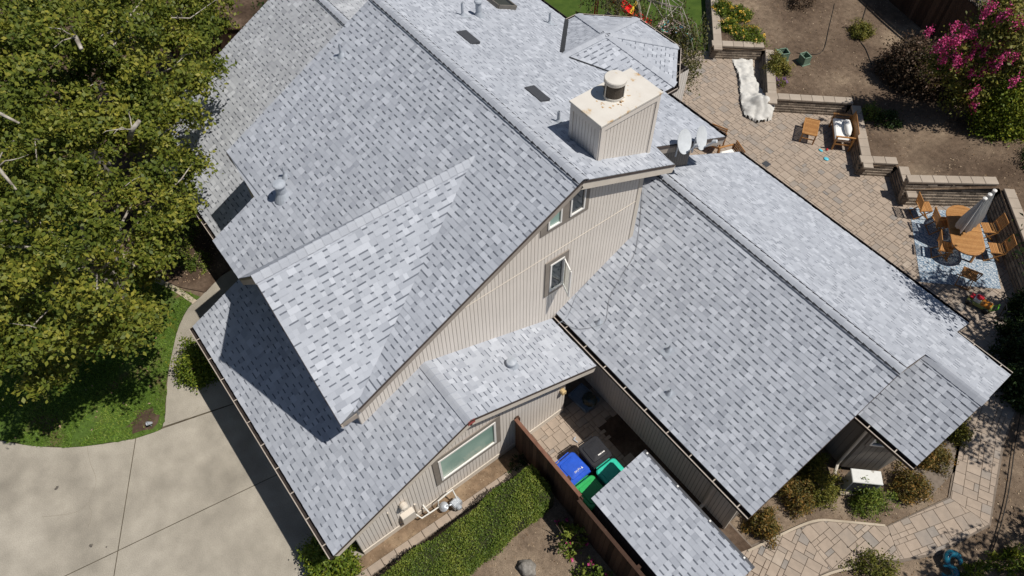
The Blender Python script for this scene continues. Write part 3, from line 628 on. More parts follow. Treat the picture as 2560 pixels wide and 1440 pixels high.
# two raked windows under the gable rake, one open casement, the garage window
rk = lambda s: (zat(N_, 0, s) if s < 0 else zM)-.36
def mullion_rake(s): return min(rk(s), 7.22)
window(PM, -.72, -.33, 6.44, 7, .0, .04, M_GLASSG, top=lambda s: rk(s)); window(PM, -.09, .34, 6.44, 7, .0, .04, M_GLASS, top=mullion_rake)
tb = MB()
for poly in ([(-.92, 6.30), (.48, 6.30), (.48, 6.43), (-.92, 6.43)], [(-.92, 6.43), (-.73, 6.43), (-.73, rk(-.73)+.2), (-.92, rk(-.92)+.22)], [(-.32, 6.43), (-.1, 6.43), (-.1, rk(-.1)+.15), (-.32, rk(-.32)+.2)], [(.35, 6.43), (.48, 6.43), (.48, 7.2), (.35, 7.3)]):
    F = [PM(s, z, .032) for s, z in poly]; B = [PM(s, z, 0) for s, z in poly]; tb.face(F)
    for i in range(4): tb.face([B[i], B[(i+1) % 4], F[(i+1) % 4], F[i]])
tb.build('window_trim', M_TRIM, w_main)
wo = window(PM, -.58, -.14, 3.95, 5.05, .14, .045, M_GLASS)
# its sash swung out on the right
sa = MB(); hx = xW+.06; c0 = Vector((hx, -.16, 0)); dd = Vector((.80, -.28, 0)).normalized()
for z0_, z1_ in ((3.98, 4.03), (4.97, 5.02)): sa.beam(c0+Vector((0, 0, (z0_+z1_)/2)), c0+dd*.42+Vector((0, 0, (z0_+z1_)/2)), .03, .05)
for k in (0, .42): sa.beam(c0+dd*k+Vector((0, 0, 3.98)), c0+dd*k+Vector((0, 0, 5.02)), .03, .05, up=(1, 0, 0))
sa.build('open_sash', M_VINYL, wo)
GL = bpy.data.materials.new('clear_pane'); GL.use_nodes = True; _b = GL.node_tree.nodes['Principled BSDF']; _b.inputs['Roughness'].default_value = .03; _b.inputs['Transmission Weight'].default_value = 1; _b.inputs['IOR'].default_value = 1.05; _b.inputs['Base Color'].default_value = (.75, .82, .78, 1)
m = MB(); m.face([c0+Vector((0, 0, 4.02)), c0+dd*.4+Vector((0, 0, 4.02)), c0+dd*.4+Vector((0, 0, 4.98)), c0+Vector((0, 0, 4.98))]); m.build('sash_pane', GL, wo)
window(PG, -5.02, -3.32, 1.17, 2.36, .15, .06, M_GLASSG, mull=())
b = MB(); b.face([PG(-4.95, 1.24, .026), PG(-3.4, 1.24, .026), PG(-3.4, 1.32, .026), PG(-4.2, 1.30, .026), PG(-4.95, 1.26, .026)]); b.build('curtain_hem', mat('pale_curtain', [(.42, .42, .33), (.55, .54, .44)], .8), w_gar)
d = Vector(b2)-Vector(b1); d.normalize(); nb = Vector((d.y, -d.x)); PB = lambda s, z, h=0: (b1[0]+d.x*s+nb.x*h, b1[1]+d.y*s+nb.y*h, z)
window(PB, .16, .80, 1.7, 2.65, .08, .04); PE_ = lambda s, z, h=0: (6.15+h, s, z); window(PE_, 2.1, 3.2, 1.3, 2.5, .1, .05)
# ---- chimney box
ch = MB(); cx0, cx1, cy0, cy1 = -1.53, -.56, .94, 2.67; zt = 8.28
for (x, y, sx, sy) in ((cx0, cy0, 1, 0), (cx1, cy0, 1, 0)): pass
ch.box(((cx0+cx1)/2, (cy0+cy1)/2, 7.25), (cx1-cx0-.03, cy1-cy0-.03, 2.0))
chim = ch.build('chimney', M_SIDG, house)
sb = MB()
def boards(o, d, L, z0f, z1, pitch=.1):
    o = Vector(o); d = Vector(d); n = Vector((d.y, -d.x)); s = .1
    Q_ = lambda s, z, h: (o.x+d.x*s+n.x*h, o.y+d.y*s+n.y*h, z)
    def pl(s, e, h, z1=z1, zb=None):
        zs, ze = z0f(s), z0f(e); zs = zb if zb else zs; ze = zb if zb else ze
        sh = rg.uniform(.4, .65); sb.face([Q_(s, zs, h), Q_(e, ze, h), Q_(e, z1, h), Q_(s, z1, h)], sh)
        sb.face([Q_(s, zs, -.02), Q_(s, zs, h), Q_(s, z1, h), Q_(s, z1, -.02)], sh); sb.face([Q_(e, ze, h), Q_(e, ze, -.02), Q_(e, z1, -.02), Q_(e, z1, h)], sh)
        sb.face([Q_(s, zs, -.02), Q_(e, ze, -.02), Q_(e, ze, h), Q_(s, zs, h)], sh)
    while s < L-.1: pl(s, min(s+pitch-.012, L-.1), .0); s += pitch
    pl(0, .095, .025); pl(L-.095, L, .025); pl(.095, L-.095, .024, zt-.001, zt-.16)
boards((cx1, cy0), (0, 1), cy1-cy0, lambda s: zat(F_, 0, cy0+s), zt); boards((cx0, cy0), (1, 0), cx1-cx0, lambda s: zat(F_, 0, cy0), zt)
boards((cx0, cy1), (0, -1), cy1-cy0, lambda s: zat(F_, 0, cy1-s), zt); boards((cx1, cy1), (-1, 0), cx1-cx0, lambda s: zat(F_, 0, cy1), zt)
sb.build('siding_boards', M_SID, chim, kind='stuff')
b = MB(); b.box(((cx0+cx1)/2, (cy0+cy1)/2, zt+.02), (cx1-cx0+.08, cy1-cy0+.08, .05), bev=.008); b.build('cap_plate', M_CHCAP, chim)
cc = Vector(((cx0+cx1)/2-.06, (cy0+cy1)/2-.04, zt+.045)); T_ = Matrix.Translation(cc)
b = MB(); b.lathe([(.235, 0), (.235, .06), (.22, .06), (.22, .03)], T_, 28); b.lathe([(.235, .38), (.25, .4), (.25, .47), (.235, .49), (.05, .505), (0, .506)], T_, 28)
for k in range(3): a = .4+k*2.094; b.beam(cc+Vector((.235*math.cos(a), .235*math.sin(a), .02)), cc+Vector((.235*math.cos(a), .235*math.sin(a), .4)), .03, .008, up=(math.cos(a), math.sin(a), 0))
b.build('spark_arrestor', M_CHCAP, chim, smooth=False)
qr = random.Random(77); M_RUST = mat('rust_stain', [(.40, .24, .11), (.56, .42, .27)], .8, .2, scale=25, detail=8)
for k in range(26):
    a = qr.uniform(0, 6.283); rr_s = qr.uniform(.27, .46); sx, sy = cc.x+rr_s*math.cos(a)*.85, cc.y+rr_s*math.sin(a)*1.1; rs = qr.uniform(.015, .05)
    if cx0 < sx-rs and sx+rs < cx1 and cy0 < sy-rs and sy+rs < cy1:
        b = MB(); b.face([(sx+rs*qr.uniform(.4, 1.2)*math.cos(j*.7), sy+rs*qr.uniform(.3, 1.0)*math.sin(j*.7), zt+.0465) for j in range(9)]); b.build('rust_stain', M_RUST, chim)
b = MB(); b.lathe([(.22, .04), (.22, .4)], T_, 28); b.build('mesh_screen', mat('soot_mesh', [(.035, .028, .022), (.12, .10, .08)], .7, .2, scale=90), chim)
# ---- vents on the roofs
def pipe(P, x, y, h=.28, r=.035, flash=True, name='vent_pipe', m=M_VENT):
    z = zat(P, x, y); b = MB(); b.lathe([(r*3.1, -.02), (r*1.5, .07), (r, .10), (r, h), (r*.8, h), (r*.8, h-.05)], Matrix.Translation((x, y, z)), 14)
    if flash:
        to3, to2, n = plane_frame(P); u, v = to2(x, y); q_ = [to3(u-.13, v-.2, .022), to3(u+.13, v-.2, .022), to3(u+.13, v+.1, .012), to3(u-.13, v+.1, .012)]; b.face(q_); b.face([to3(u-.13, v-.2, 0), to3(u+.13, v-.2, 0), q_[1], q_[0]])
    return b.build(name, m, house, smooth=False)
pipe(N_, -7.72, -1.5, .34); pipe(N_, -6.23, -4.3, .3, .03); pipe(F_, -7.4, 2.1, .4); pipe(F_, -2.1, 1.1, .33, .035); pipe(F_, -7.1, 5.0, .36)
pipe(R1, .8, .3, .17, .03); pipe(R1, 2.6, .95, .17, .03); pipe(R1, 3.36, .3, .17, .03)
def cowl(P, x, y, h, r, name='vent_cowl'):
    z = zat(P, x, y); b = MB(); b.lathe([(r*1.9, -.08), (r*1.15, .12), (r, .16), (r, h-.09), (r*.9, h-.09)], Matrix.Translation((x, y, z)), 18)
    b.lathe([(r*1.3, h-.06), (r*1.35, h-.03), (r*1.2, h), (r*.4, h+.03), (0, h+.035)], Matrix.Translation((x, y, z)), 18); b.build(name, M_VENT, house, smooth=False)
cowl(N_, -5.82, -4.62, .46, .125); cowl(G2, .66, -2.42, .20, .10); cowl(F_, -7.42, 2.65, .5, .085)
for x0, y0, x1, y1 in ((-6.44, 1.24, -5.8, 1.52), (-3.62, 1.28, -2.98, 1.56)):
    to3, to2, n = plane_frame(F_); ua, va = to2(x0, y0); ub, vb = to2(x1, y1); b = MB(); u0, u1 = sorted((ua, ub)); v0, v1 = sorted((va, vb))
    T = [to3(u0, v0, .075), to3(u1, v0, .075), to3(u1, v1, .03), to3(u0, v1, .03)]; B = [to3(u0, v0, 0), to3(u1, v0, 0), to3(u1, v1, 0), to3(u0, v1, 0)]; b.face(T)
    for i in range(4): b.face([B[i], B[(i+1) % 4], T[(i+1) % 4], T[i]])
    b.build('slant_back_vent', M_VDARK, house)
to3, to2, n = plane_frame(F_); b = MB(); u0, v0 = to2(-8.75, 4.35); u1, v1 = to2(-7.95, 3.7)
u0, u1 = sorted((u0, u1)); v0, v1 = sorted((v0, v1))
for (a, c) in (((u0, v0), (u1, v0)), ((u1, v0), (u1, v1)), ((u1, v1), (u0, v1)), ((u0, v1), (u0, v0))): b.beam(to3(*a, .06), to3(*c, .06), .06, .12, up=n, m=0)
b.face([to3(u0, v0, .09), to3(u1, v0, .09), to3(u1, v1, .09), to3(u0, v1, .09)], m=1); b.build('skylight', [mat('bronze_frame', [(.11, .10, .085), (.16, .145, .125)], .4, .5), M_GLASS], house)
# ---- fittings on the garage wall
b = MB(); b.lathe([(.06, 0), (.1, .05), (.1, .16), (.05, .2), (0, .2)], Matrix.Translation(PG(-6.15, 1.45, .02)) @ Matrix.Rotation(RAD(80), 4, 'Y'), 14); b.build('wall_lamp', M_FASCB, house)
b = MB(); b.box(PG(-6.12, .62, .08), (.16, .36, .42), bev=.01); b.build('electric_panel', M_FASCB, house)
b = MB(); b.box(PG(-6.55, 1.05, .03), (.03, .03, .9)); b.build('conduit', M_FASCB, house)
b = MB(); b.box(PG(-5.86, .55, .03), (.04, .04, .7)); b.build('conduit', M_FASCB, house)
b = MB(); b.box(PG(-1.13, 1.42, .07), (.14, .13, .16), bev=.03); b.build('porch_lamp', mat('amber_lamp', [(.5, .36, .17), (.62, .46, .25)], .5), house)
M_PVC = mat('white_pipe', [(.62, .60, .55), (.72, .70, .65)], .5, .3)
b = MB(); b.tube([PG(-5.95, .42, .03), PG(-5.85, .28, .22), PG(-5.5, .28, .24), PG(-5.35, .28, .24), PG(-5.3, .55, .2), PG(-5.0, .62, .2), PG(-4.86, .62, .2), PG(-4.86, .42, .34), PG(-4.87, .30, .4)], .02, 8); b.tube([PG(-5.62, .28, .24), PG(-5.66, .45, .1), PG(-5.66, .5, .02)], .024, 8); b.build('gas_riser', M_PVC, house)
b = MB(); b.box((xG+.42, -4.93, .24), (.2, .26, .26), .15, bev=.03); b.lathe([(.07, 0), (.08, .06), (.05, .1), (0, .1)], Matrix.Translation((xG+.52, -4.93, .25)) @ Matrix.Rotation(RAD(90), 4, 'Y'), 12)
b.lathe([(.11, 0), (.13, .03), (.05, .09), (0, .1)], Matrix.Translation((xG+.3, -5.22, .2)) @ Matrix.Rotation(.4, 4, 'X'), 14); b.tube([(xG+.3, -5.22, .2), (xG+.3, -5.2, 0)], .03, 8); b.tube([(xG+.42, -4.95, .3), (xG+.4, -5.1, .34), (xG+.33, -5.2, .26)], .022, 8); b.build('gas_meter', M_METAL, house)
# ================================================================ things on and around the house
def curve_thing(name, pts, r, m, label, cat, n=6, sm=4):
    P = [Vector(p) for p in pts]; out = []
    for i in range(len(P)-1):
        p0, p1, p2, p3 = P[max(i-1, 0)], P[i], P[i+1], P[min(i+2, len(P)-1)]
        for k in range(sm):
            t = k/sm; out.append(.5*((2*p1)+(p2-p0)*t+(2*p0-5*p1+4*p2-p3)*t*t+(3*p1-p0-3*p2+p3)*t**3))
    out.append(P[-1]); b = MB(); b.tube(out, r, n); return b.build(name, m, None, True, label=label, category=cat)
M_CABLE = mat('grey_cable', [(.19, .195, .205), (.26, .265, .275)], .6)
on_r = lambda x, y, h=.03: (x, y, zat(R1, x, y)+h)
curve_thing('cable', [(-1.0, 3.3, 4.7), on_r(-.6, 2.85), on_r(-.1, 2.33), on_r(.2, 1.93), on_r(.35, 1.42), on_r(.54, .87), on_r(.89, .46), on_r(.86, .23), on_r(.52, -.15), (.1, -.3, 2.66), (-.15, -.34, 2.5)], .005, M_CABLE, 'long loose dark cable snaking down the wing roof past a vent pipe', 'cable')
curve_thing('cable', [(-.2, .82, 3.3), on_r(-.17, .39), on_r(.06, -.09), (.03, -.4, 2.6), (-.1, -.42, 2.2)], .008, M_VENT, 'short pale cable hanging from the gable wall over the gutter', 'cable')
M_DISH = mat('dish_grey', [(.50, .525, .545), (.57, .595, .615)], .45, .4)
def dish(loc, nrm, r, label):
    t = thing('satellite_dish', label, 'satellite dish', loc, 0, 'dishes on the notch wall'); n = Vector(nrm).normalized(); Mx = n.to_track_quat('Z', 'Y').to_matrix().to_4x4()
    b = MB(); pr = [(r*k/8, .10*r*(k/8)**2) for k in range(9)]; b.lathe(pr, Mx, 36); b.lathe([(x, z-.014) for x, z in pr[::-1]], Mx, 36); b.lathe([(r, .10*r-.014), (r, .10*r)], Mx, 36); b.f = [f for f in b.f if len(f) <= 4]; b.s = b.s[:len(b.f)]; b.m = b.m[:len(b.f)]; b.build('reflector', M_DISH, t)
    dn = (Mx @ Vector((0, -1, 0)).to_4d()).to_3d(); dn = dn if dn.z < 0 else -dn
    e = n*r*1.15+dn*r*.35
    b = MB(); b.beam(dn*r*.98, e, .025, .03); b.build('feed_arm', M_METAL, t); b = MB(); b.lathe([(.02, -.06), (.045, -.05), (.045, .05), (.025, .08), (0, .08)], Matrix.Translation(e) @ (-n).to_track_quat('Z', 'Y').to_matrix().to_4x4(), 12); b.build('feed_horn', M_DISH, t)
    b = MB(); b.tube([-n*.03, -n*.14, -n*.14+Vector((0, 0, -.5)), Vector((-1.12, loc[1]+.55, 5.2))-Vector(loc)], .022, 8); b.build('mast', M_METAL, t)
dish((-.56, 3.93, 6.12), (.841, .243, .485), .31, 'flatter grey satellite dish beside the chimney above the wing roof')
dish((-.52, 4.55, 5.92), (.838, .347, .422), .31, 'upright satellite dish with a rust-stained rim, nearest the patio')
# ---- shed
shed = thing('shed', 'low lean-to shed with a grey shingle roof beside the wheeled bins', 'shed')
S_ = (1.85+.314*2.56, 0, .314); SP = [(3.93, -2.56), (7.36, -2.56), (7.36, -.97), (3.93, -.97)]
b = MB(); b.slab([(x, y, zat(S_, x, y)-.008) for x, y in SP], .07); sr = b.build('shed_roof', M_DECK, shed)
cells, to3 = shingle_cells(SP, S_, 31); cells.sort(key=lambda c: (to3(c[0], c[4])-CAM).length); rest = MB()
for i, c in enumerate(cells):
    if i < 300: b = MB(); cell_to(b, c, to3); b.build('shingle', M_SH, sr)
    else: cell_to(rest, c, to3)
if rest.f: rest.build('shingles', M_SH, sr, kind='stuff')
M_SHSID = mat('slate_siding_paint', [(.10, .105, .115), (.145, .15, .16)], .75, .3, use='attr', scale=2, mixn=.4)
board_wall('shed_wall', (4.02, -2.46), (1, 0), 0, 3.25, K(0), K(1.8), M_SHSID, parent=shed, pitch=.13); board_wall('shed_wall', (4.02, -1.06), (0, -1), 0, 1.4, K(0), lambda s: zat(S_, 0, -1.06-s)-.1, M_SHSID, parent=shed, pitch=.13)
board_wall('shed_wall', (7.27, -2.46), (0, 1), 0, 1.4, K(0), lambda s: zat(S_, 0, -2.46+s)-.1, M_SHSID, parent=shed, pitch=.13); board_wall('shed_wall', (7.27, -1.06), (-1, 0), 0, 3.25, K(0), K(2.2), M_SHSID, parent=shed, pitch=.13)
b = MB(); b.beam((3.93, -.94, 2.31), (7.37, -.94, 2.31), .06, .09); b.build('edge_flashing', M_VDARK, sr)
for k in range(4): b = MB(); b.box((4.03+k*1.02, -.955, 2.37), (.045, .045, .03), bev=.008); b.build('screw_cap', M_VINYL, sr)
# ---- wooden fences
def fence(name, label, a, c, H, w=.145, seed=1, cap=True, post=2.0, m=M_FENCE, capm=None, base=0.0, zf=None, group=None, lattice=0):
    t = thing(name, label, 'fence'); r = random.Random(seed); a = Vector(a); c = Vector(c); d = c-a; L = d.length; d.normalize(); n = Vector((d.y, -d.x)); ang = math.atan2(d.y, d.x); zf = zf or (lambda x, y: base)
    s = 0
    while s < L-.02:
        p = a+d*(s+w/2); z = zf(p.x, p.y); h = H+r.uniform(-.008, .008); b = MB(); b.box((0, 0, h/2), (w-.008, .02, h), 0, r.uniform(.1, .95)); o = b.build('board', m, t); o.matrix_local = Matrix.Translation((p.x, p.y, z)) @ Matrix.Rotation(ang+r.uniform(-.006, .006), 4, 'Z'); s += w
    k = 0
    while k <= L+.01:
        p = a+d*min(k, L)+n*-.07; b = MB(); b.box((p.x, p.y, zf(p.x, p.y)+(H+.02+lattice)/2), (.09, .09, H+.02+lattice), ang, .5); b.build('post', m, t); k += post
    for hz in (.25, H-.2):
        p, q_ = a+n*-.035, c+n*-.035; b = MB(); b.beam((p.x, p.y, zf(a.x, a.y)+hz), (q_.x, q_.y, zf(c.x, c.y)+hz), .045, .09); b.build('rail', m, t)
    if cap: b = MB(); b.beam((a.x, a.y, zf(a.x, a.y)+H+.02), (c.x, c.y, zf(c.x, c.y)+H+.02), .095, .035); b.build('cap_rail', capm or m, t)
    if lattice:
        b = MB(); N_l = int(L/.1)
        for k in range(N_l):
            for sg in (1, -1):
                s0 = k*.1; s1 = s0+sg*lattice
                if 0 <= s1 <= L:
                    p, q_ = a+d*s0, a+d*s1; b.beam((p.x, p.y, zf(p.x, p.y)+H+.04), (q_.x, q_.y, zf(q_.x, q_.y)+H+.04+lattice), .01, .03, up=(n.x, n.y, 0))
        b.build('lattice', M_FGREY, t, kind='stuff'); b = MB(); b.beam((a.x, a.y, zf(a.x, a.y)+H+.05+lattice), (c.x, c.y, zf(c.x, c.y)+H+.05+lattice), .09, .04); b.build('top_rail', M_FGREY, t)
    return t
M_FRED = mat('stained_cap_rail', [(.13, .06, .037), (.20, .095, .06)], .7, .3, scale=5)
fence('wood_fence', 'dark redwood fence with a reddish cap rail between hedge and wheeled bins', (1.2, -2.72), (3.72, -2.72), 1.78, seed=2, capm=M_FRED)
fence('wood_fence', 'dark redwood fence running behind the shed above the pink-flowered shrub', (3.75, -2.8), (8.2, -2.8), 1.72, seed=3)
fence('wood_fence', 'tall weathered boundary fence with lattice top behind the crape myrtle', (-9.0, 22.6), (4.5, 19.0), 2.0, seed=4, zf=yard_z, capm=M_FGREY, lattice=.4)
fence('wood_fence', 'dark boundary fence standing behind the round clipped shrub at right', (4.6, 19.0), (12.5, 13.6), 2.0, seed=6, zf=yard_z, lattice=.4)
fence('wood_fence', 'reddish board fence half hidden behind the big tree at top left', (-19.8, -3.5), (-15.4, 2.6), 1.8, seed=5, w=.2)
# ---- wheeled bins
def bin_(name, label, loc, rz, col, lidcol=None, marks=None):
    t = thing(name, label, 'bin', loc, rz, 'wheeled bins behind the fence'); m = flat(name+'_plastic', col, .42, .45); lm = flat(name+'_lid_plastic', lidcol or col, .35, .5); W, D = .60, .68
    b = MB(); b.box((0, .02, .49), (W-.02, D-.06, .92), bev=.0, taper=.8); b.box((0, .02, .93), (W+.02, D-.02, .07), bev=.012); b.build('body', m, t)
    l = MB()
    def ringpoly(hx, hy, r, n=5): return [(sx*(hx-r)+r*math.cos(a0+k*math.pi/2/n), sy*(hy-r)+r*math.sin(a0+k*math.pi/2/n)) for sx, sy, a0 in ((1, 1, 0), (-1, 1, math.pi/2), (-1, -1, math.pi), (1, -1, 1.5*math.pi)) for k in range(n+1)]
    levels = [(ringpoly(.325, .35, .1), .955), (ringpoly(.325, .35, .1), .985), (ringpoly(.30, .325, .09), 1.01), (ringpoly(.235, .25, .05), 1.012), (ringpoly(.225, .24, .05), 1.035), (ringpoly(.1, .12, .03), 1.045)]
    for (p, z0), (q_, z1) in zip(levels[:-1], levels[1:]):
        for k in range(len(p)): j = (k+1) % len(p); l.face([(*p[k], z0), (*p[j], z0), (*q_[j], z1), (*q_[k], z1)])
    l.face([(*p, levels[-1][1]) for p in levels[-1][0]]); l.build('lid', lm, t)
    b = MB(); b.tube([(-.22, -.33, .9), (-.22, -.4, .93), (.22, -.4, .93), (.22, -.33, .9)], .017, 8); b.build('handle', m, t)
    for sx in (-1, 1):
        b = MB(); b.lathe([(.0, -.03), (.10, -.03), (.115, -.02), (.115, .02), (.10, .03), (0, .03)], Matrix.Translation((sx*.29, -.26, .115)) @ Matrix.Rotation(RAD(90), 4, 'Y'), 16); b.build('wheel', M_BLK, t)
    if marks:
        b = MB(); r = random.Random(marks)
        if marks == 1:   # a small mark and five letter-like blocks
            b.face([(-.20, .175, 1.0475), (-.15, .175, 1.0475), (-.175, .115, 1.0475)])
            x = -.115
            for k in range(5):
                for q_ in range(3): b.box((x+r.uniform(-.008, .01), .14+r.uniform(-.016, .016), 1.047), (.009 if q_ else .026, .046 if q_ else .009, .002))
                x += .042
        else:
            for x0, x1 in ((-.19, -.14), (-.13, -.10), (-.085, .02)): b.box(((x0+x1)/2, .15, 1.047), (x1-x0, .03, .002))
        b.build('lid_lettering', M_VINYL, t)
    return t
bin_('wheeled_bin', 'royal blue wheeled bin with white lettering on the lid, against the fence', (2.86, -2.17, 0), RAD(-87), (.02, .09, .52), marks=1)
bin_('wheeled_bin', 'black wheeled bin with a white line of lettering on its lid', (2.86, -1.42, 0), RAD(-92), (.014, .014, .016), (.022, .022, .025), marks=2)
bin_('wheeled_bin', 'teal green wheeled bin half in shade next to the black bin', (3.62, -1.46, 0), RAD(-90), (.012, .35, .24), (.03, .50, .345))
bin_('wheeled_bin', 'leaf green wheeled bin half under the shed roof against the fence', (3.62, -2.2, 0), RAD(-90), (.012, .26, .06), (.03, .38, .10), marks=3)
# ---- soil bag on a tray, small bricks
t = thing('storage_tray', 'shallow blue-grey plastic tray on pavers in the shaded side yard', 'tray', (1.2, -.28, 0), .1); b = MB(); b.box((0, 0, .02), (.72, .56, .04), bev=.01)
for p, dx, dy in (((0, .27, .07), .72, .02), ((0, -.27, .07), .72, .02), ((.35, 0, .07), .02, .56), ((-.35, 0, .07), .02, .56)): b.box(p, (dx, dy, .08))
b.build('tray_body', flat('tray_plastic', (.16, .22, .30)), t)
def lumpy(name, label, cat, loc, size, m, seed, rz=0, n=14, amp=.25, flatb=True):
    from mathutils import noise; b = MB(); pts = []
    for i in range(n+1):
        th = math.pi*i/n
        for k in range(n*2):
            ph = 2*math.pi*k/(n*2); v = Vector((math.sin(th)*math.cos(ph), math.sin(th)*math.sin(ph), math.cos(th))); rr = 1+amp*noise.noise(v*1.7+Vector((seed, 0, 0)))+amp*.4*noise.noise(v*4+Vector((0, seed, 0)))
            v = Vector((v.x*size[0], v.y*size[1], v.z*size[2]))*rr
            if flatb and v.z < 0: v.z *= .3
            pts.append(v)
    b.v = [tuple(v) for v in pts]; w = n*2
    for i in range(n):
        for k in range(w): b.f.append((i*w+k, i*w+w+k, i*w+w+(k+1) % w, i*w+(k+1) % w)); b.s.append(.5); b.m.append(0)
    o = b.build(name, m, None, True, label=label, category=cat); o.location = loc; o.rotation_euler = (0, 0, rz); return o
lumpy('soil_bag', 'crumpled dark plastic soil bag lying on the blue-grey tray', 'bag', (1.38, -.22, .14), (.24, .2, .14), mat('soil_bag_plastic', [(0, (.012, .02, .02)), (.5, (.03, .05, .05)), (.8, (.10, .07, .02)), (1, (.16, .18, .2))], .3, .5, scale=6), 3)
lumpy('boulder', 'rounded grey boulder on bare soil near the bottom edge', 'rock', (3.9, -4.45, .08), (.24, .19, .19), mat('granite', [(.17, .155, .135), (.30, .28, .25)], .9, .2, scale=12, bump=.5), 8, .4)
b = MB(); b.beam((1.98, -1.32, .025), (2.12, -1.29, .025), .03, .05); b.beam((1.98, -1.31, .025), (1.97, -1.23, .025), .03, .05); b.build('metal_bracket', M_METAL, None, label='small bent metal bracket lying on sunlit pavers by the garage', category='bracket')
# ---- lawn spotlight
t = thing('spotlight', 'small metal garden spotlight at the tip of the front lawn', 'garden light', (-5.52, -10.36, .02)); b = MB(); b.tube([(0, 0, 0), (0, 0, .14)], .012, 8); b.build('stake', M_METAL, t); b = MB(); b.lathe([(.03, -.08), (.045, -.02), (.06, .07), (.05, .07), (.045, .03), (0, .03)], Matrix.Translation((0, 0, .17)) @ Matrix.Rotation(.9, 4, 'X'), 14); b.build('lamp_head', M_METAL, t)
# ---- AC unit
t = thing('air_conditioner', 'white-topped outdoor air conditioner unit beside the bay wall among shrubs', 'air conditioner', (7.56, 3.70, 0), RAD(46)); b = MB(); b.box((0, 0, .38), (.72, .33, .68)); b.build('cabinet', M_METAL, t); b = MB(); b.box((0, 0, .745), (.76, .37, .05), bev=.015); b.build('top_panel', mat('ac_white', [(0, (.66, .66, .63)), (.8, (.6, .6, .57)), (1, (.36, .34, .3))], .5, .3, scale=9, detail=8), t)
b = MB()
for k in range(14): b.box((0, -.172, .1+k*.045), (.66, .01, .012))
b.build('grille', M_BLK, t); b = MB(); b.box((0, 0, .02), (.9, .5, .04)); b.build('pad', M_KERB, t)
# ---- patio furniture
def slats(mb, x0, x1, y0, y1, z, n, th=.02, gap=.008, along='x', sh=None):
    for k in range(n):
        if along == 'x': w = (y1-y0)/n; mb.box(((x0+x1)/2, y0+w*(k+.5), z), (x1-x0, w-gap, th), 0, sh or rg.uniform(.25, .8))
        else: w = (x1-x0)/n; mb.box((x0+w*(k+.5), (y0+y1)/2, z), (w-gap, y1-y0, th), 0, sh or rg.uniform(.25, .8))
def dining_chair():
    t = thing('folding_chair', '-', 'chair', (0, 0, 0), 0, 'teak folding chairs at the dining table'); b = MB(); slats(b, -.2, .2, -.21, .21, .45, 8); b.box((-.2, 0, .435), (.025, .44, .03)); b.box((.2, 0, .435), (.025, .44, .03)); b.build('seat', M_TEAK, t)
    b = MB(); Mx = Matrix.Translation((0, -.21, .45)) @ Matrix.Rotation(RAD(12), 4, 'X')
    for k in range(7): b.box((-.15+k*.05, 0, .3), (.026, .014, .34), 0, rg.uniform(.3, .8), M=Mx)
    for z in (.12, .48): b.box((0, 0, z), (.42, .022, .055), M=Mx)
    for sx in (-.205, .205): b.box((sx, 0, .25), (.025, .03, .5), M=Mx)
    b.build('backrest', M_TEAK, t)
    for sx in (-.215, .215):
        b = MB(); b.beam((sx, -.24, .46), (sx, .24, .01), .022, .035); b.build('leg', M_TEAK, t); b = MB(); b.beam((sx*.92, .2, .43), (sx*.92, -.27, .01), .022, .035); b.build('leg', M_TEAK, t)
    b = MB(); b.beam((-.21, .22, .03), (.21, .22, .03), .02, .03); b.beam((-.2, -.25, .03), (.2, -.25, .03), .02, .03); b.build('stretcher', M_TEAK, t)
    return t
c0_ = dining_chair(); spots = [((2.9, 13.15, 0), RAD(-37), 'teak folding chair pulled out from the table, nearest the lit block wall'), ((3.62, 13.0, 0), RAD(-37), 'shaded teak folding chair on the house side, nearer the umbrella'), ((4.32, 12.2, 0), RAD(-52), 'teak folding chair turned at an angle on the house side of the table'), ((4.72, 14.0, 0), RAD(140), 'teak folding chair on the wall side, beside the folded umbrellas'), ((5.35, 13.42, 0), RAD(135), 'teak folding chair on the wall side, at the lower end of the table'), ((5.42, 11.85, 0), RAD(22), 'teak folding chair alone at the lower end of the table on the rug')]
for i, (l, rz, lab) in enumerate(spots):
    if i == 0: c0_.location = l; c0_.rotation_euler = (0, 0, rz); c0_['label'] = lab
    else: dup(c0_, l, rz, lab, 'teak folding chairs at the dining table')
t = thing('dining_table', 'long oval teak dining table with slatted top on the blue rug', 'table', (4.36, 13.0, 0), RAD(-48))
b = MB(); Lh, Wh, n = 1.05, .5, 44
def half(x): e = Lh-Wh*.95; return Wh if abs(x) < e else Wh*math.sqrt(max(0, 1-((abs(x)-e)/(Lh-e))**2))
for k in range(n):
    x = -Lh+(k+.5)*2*Lh/n; h = half(x)-.05
    if h > .03: b.box((x, 0, .735), (2*Lh/n-.006, 2*h, .025), 0, rg.uniform(.3, .85))
rim = []
for k in range(64):
    s = 2*math.pi*k/64; e = Lh-Wh*.95; x = (e if math.cos(s) > 0 else -e)+(Lh-e)*math.cos(s) if abs(math.cos(s)) > .02 else 0; rim.append((x, Wh*math.sin(s), .74))
for k in range(64):
    p, q_ = rim[k], rim[(k+1) % 64]; f = .9
    b.face([p, q_, (q_[0]*f, q_[1]*f, .751), (p[0]*f, p[1]*f, .751)], .6); b.face([p, (p[0], p[1], .70), (q_[0], q_[1], .70), q_], .5)
b.box((0, 0, .742), (.07, 2*Wh-.06, .028), 0, .8); b.box((.62, 0, .70), (.07, .8, .05)); b.box((-.62, 0, .70), (.07, .8, .05)); b.build('table_top', M_TEAK, t)
for sx in (-1, 1):
    for sy in (-1, 1): b = MB(); b.beam((sx*.62, sy*.36, .7), (sx*.7, sy*.38, 0), .06, .06); b.build('leg', M_TEAK, t)
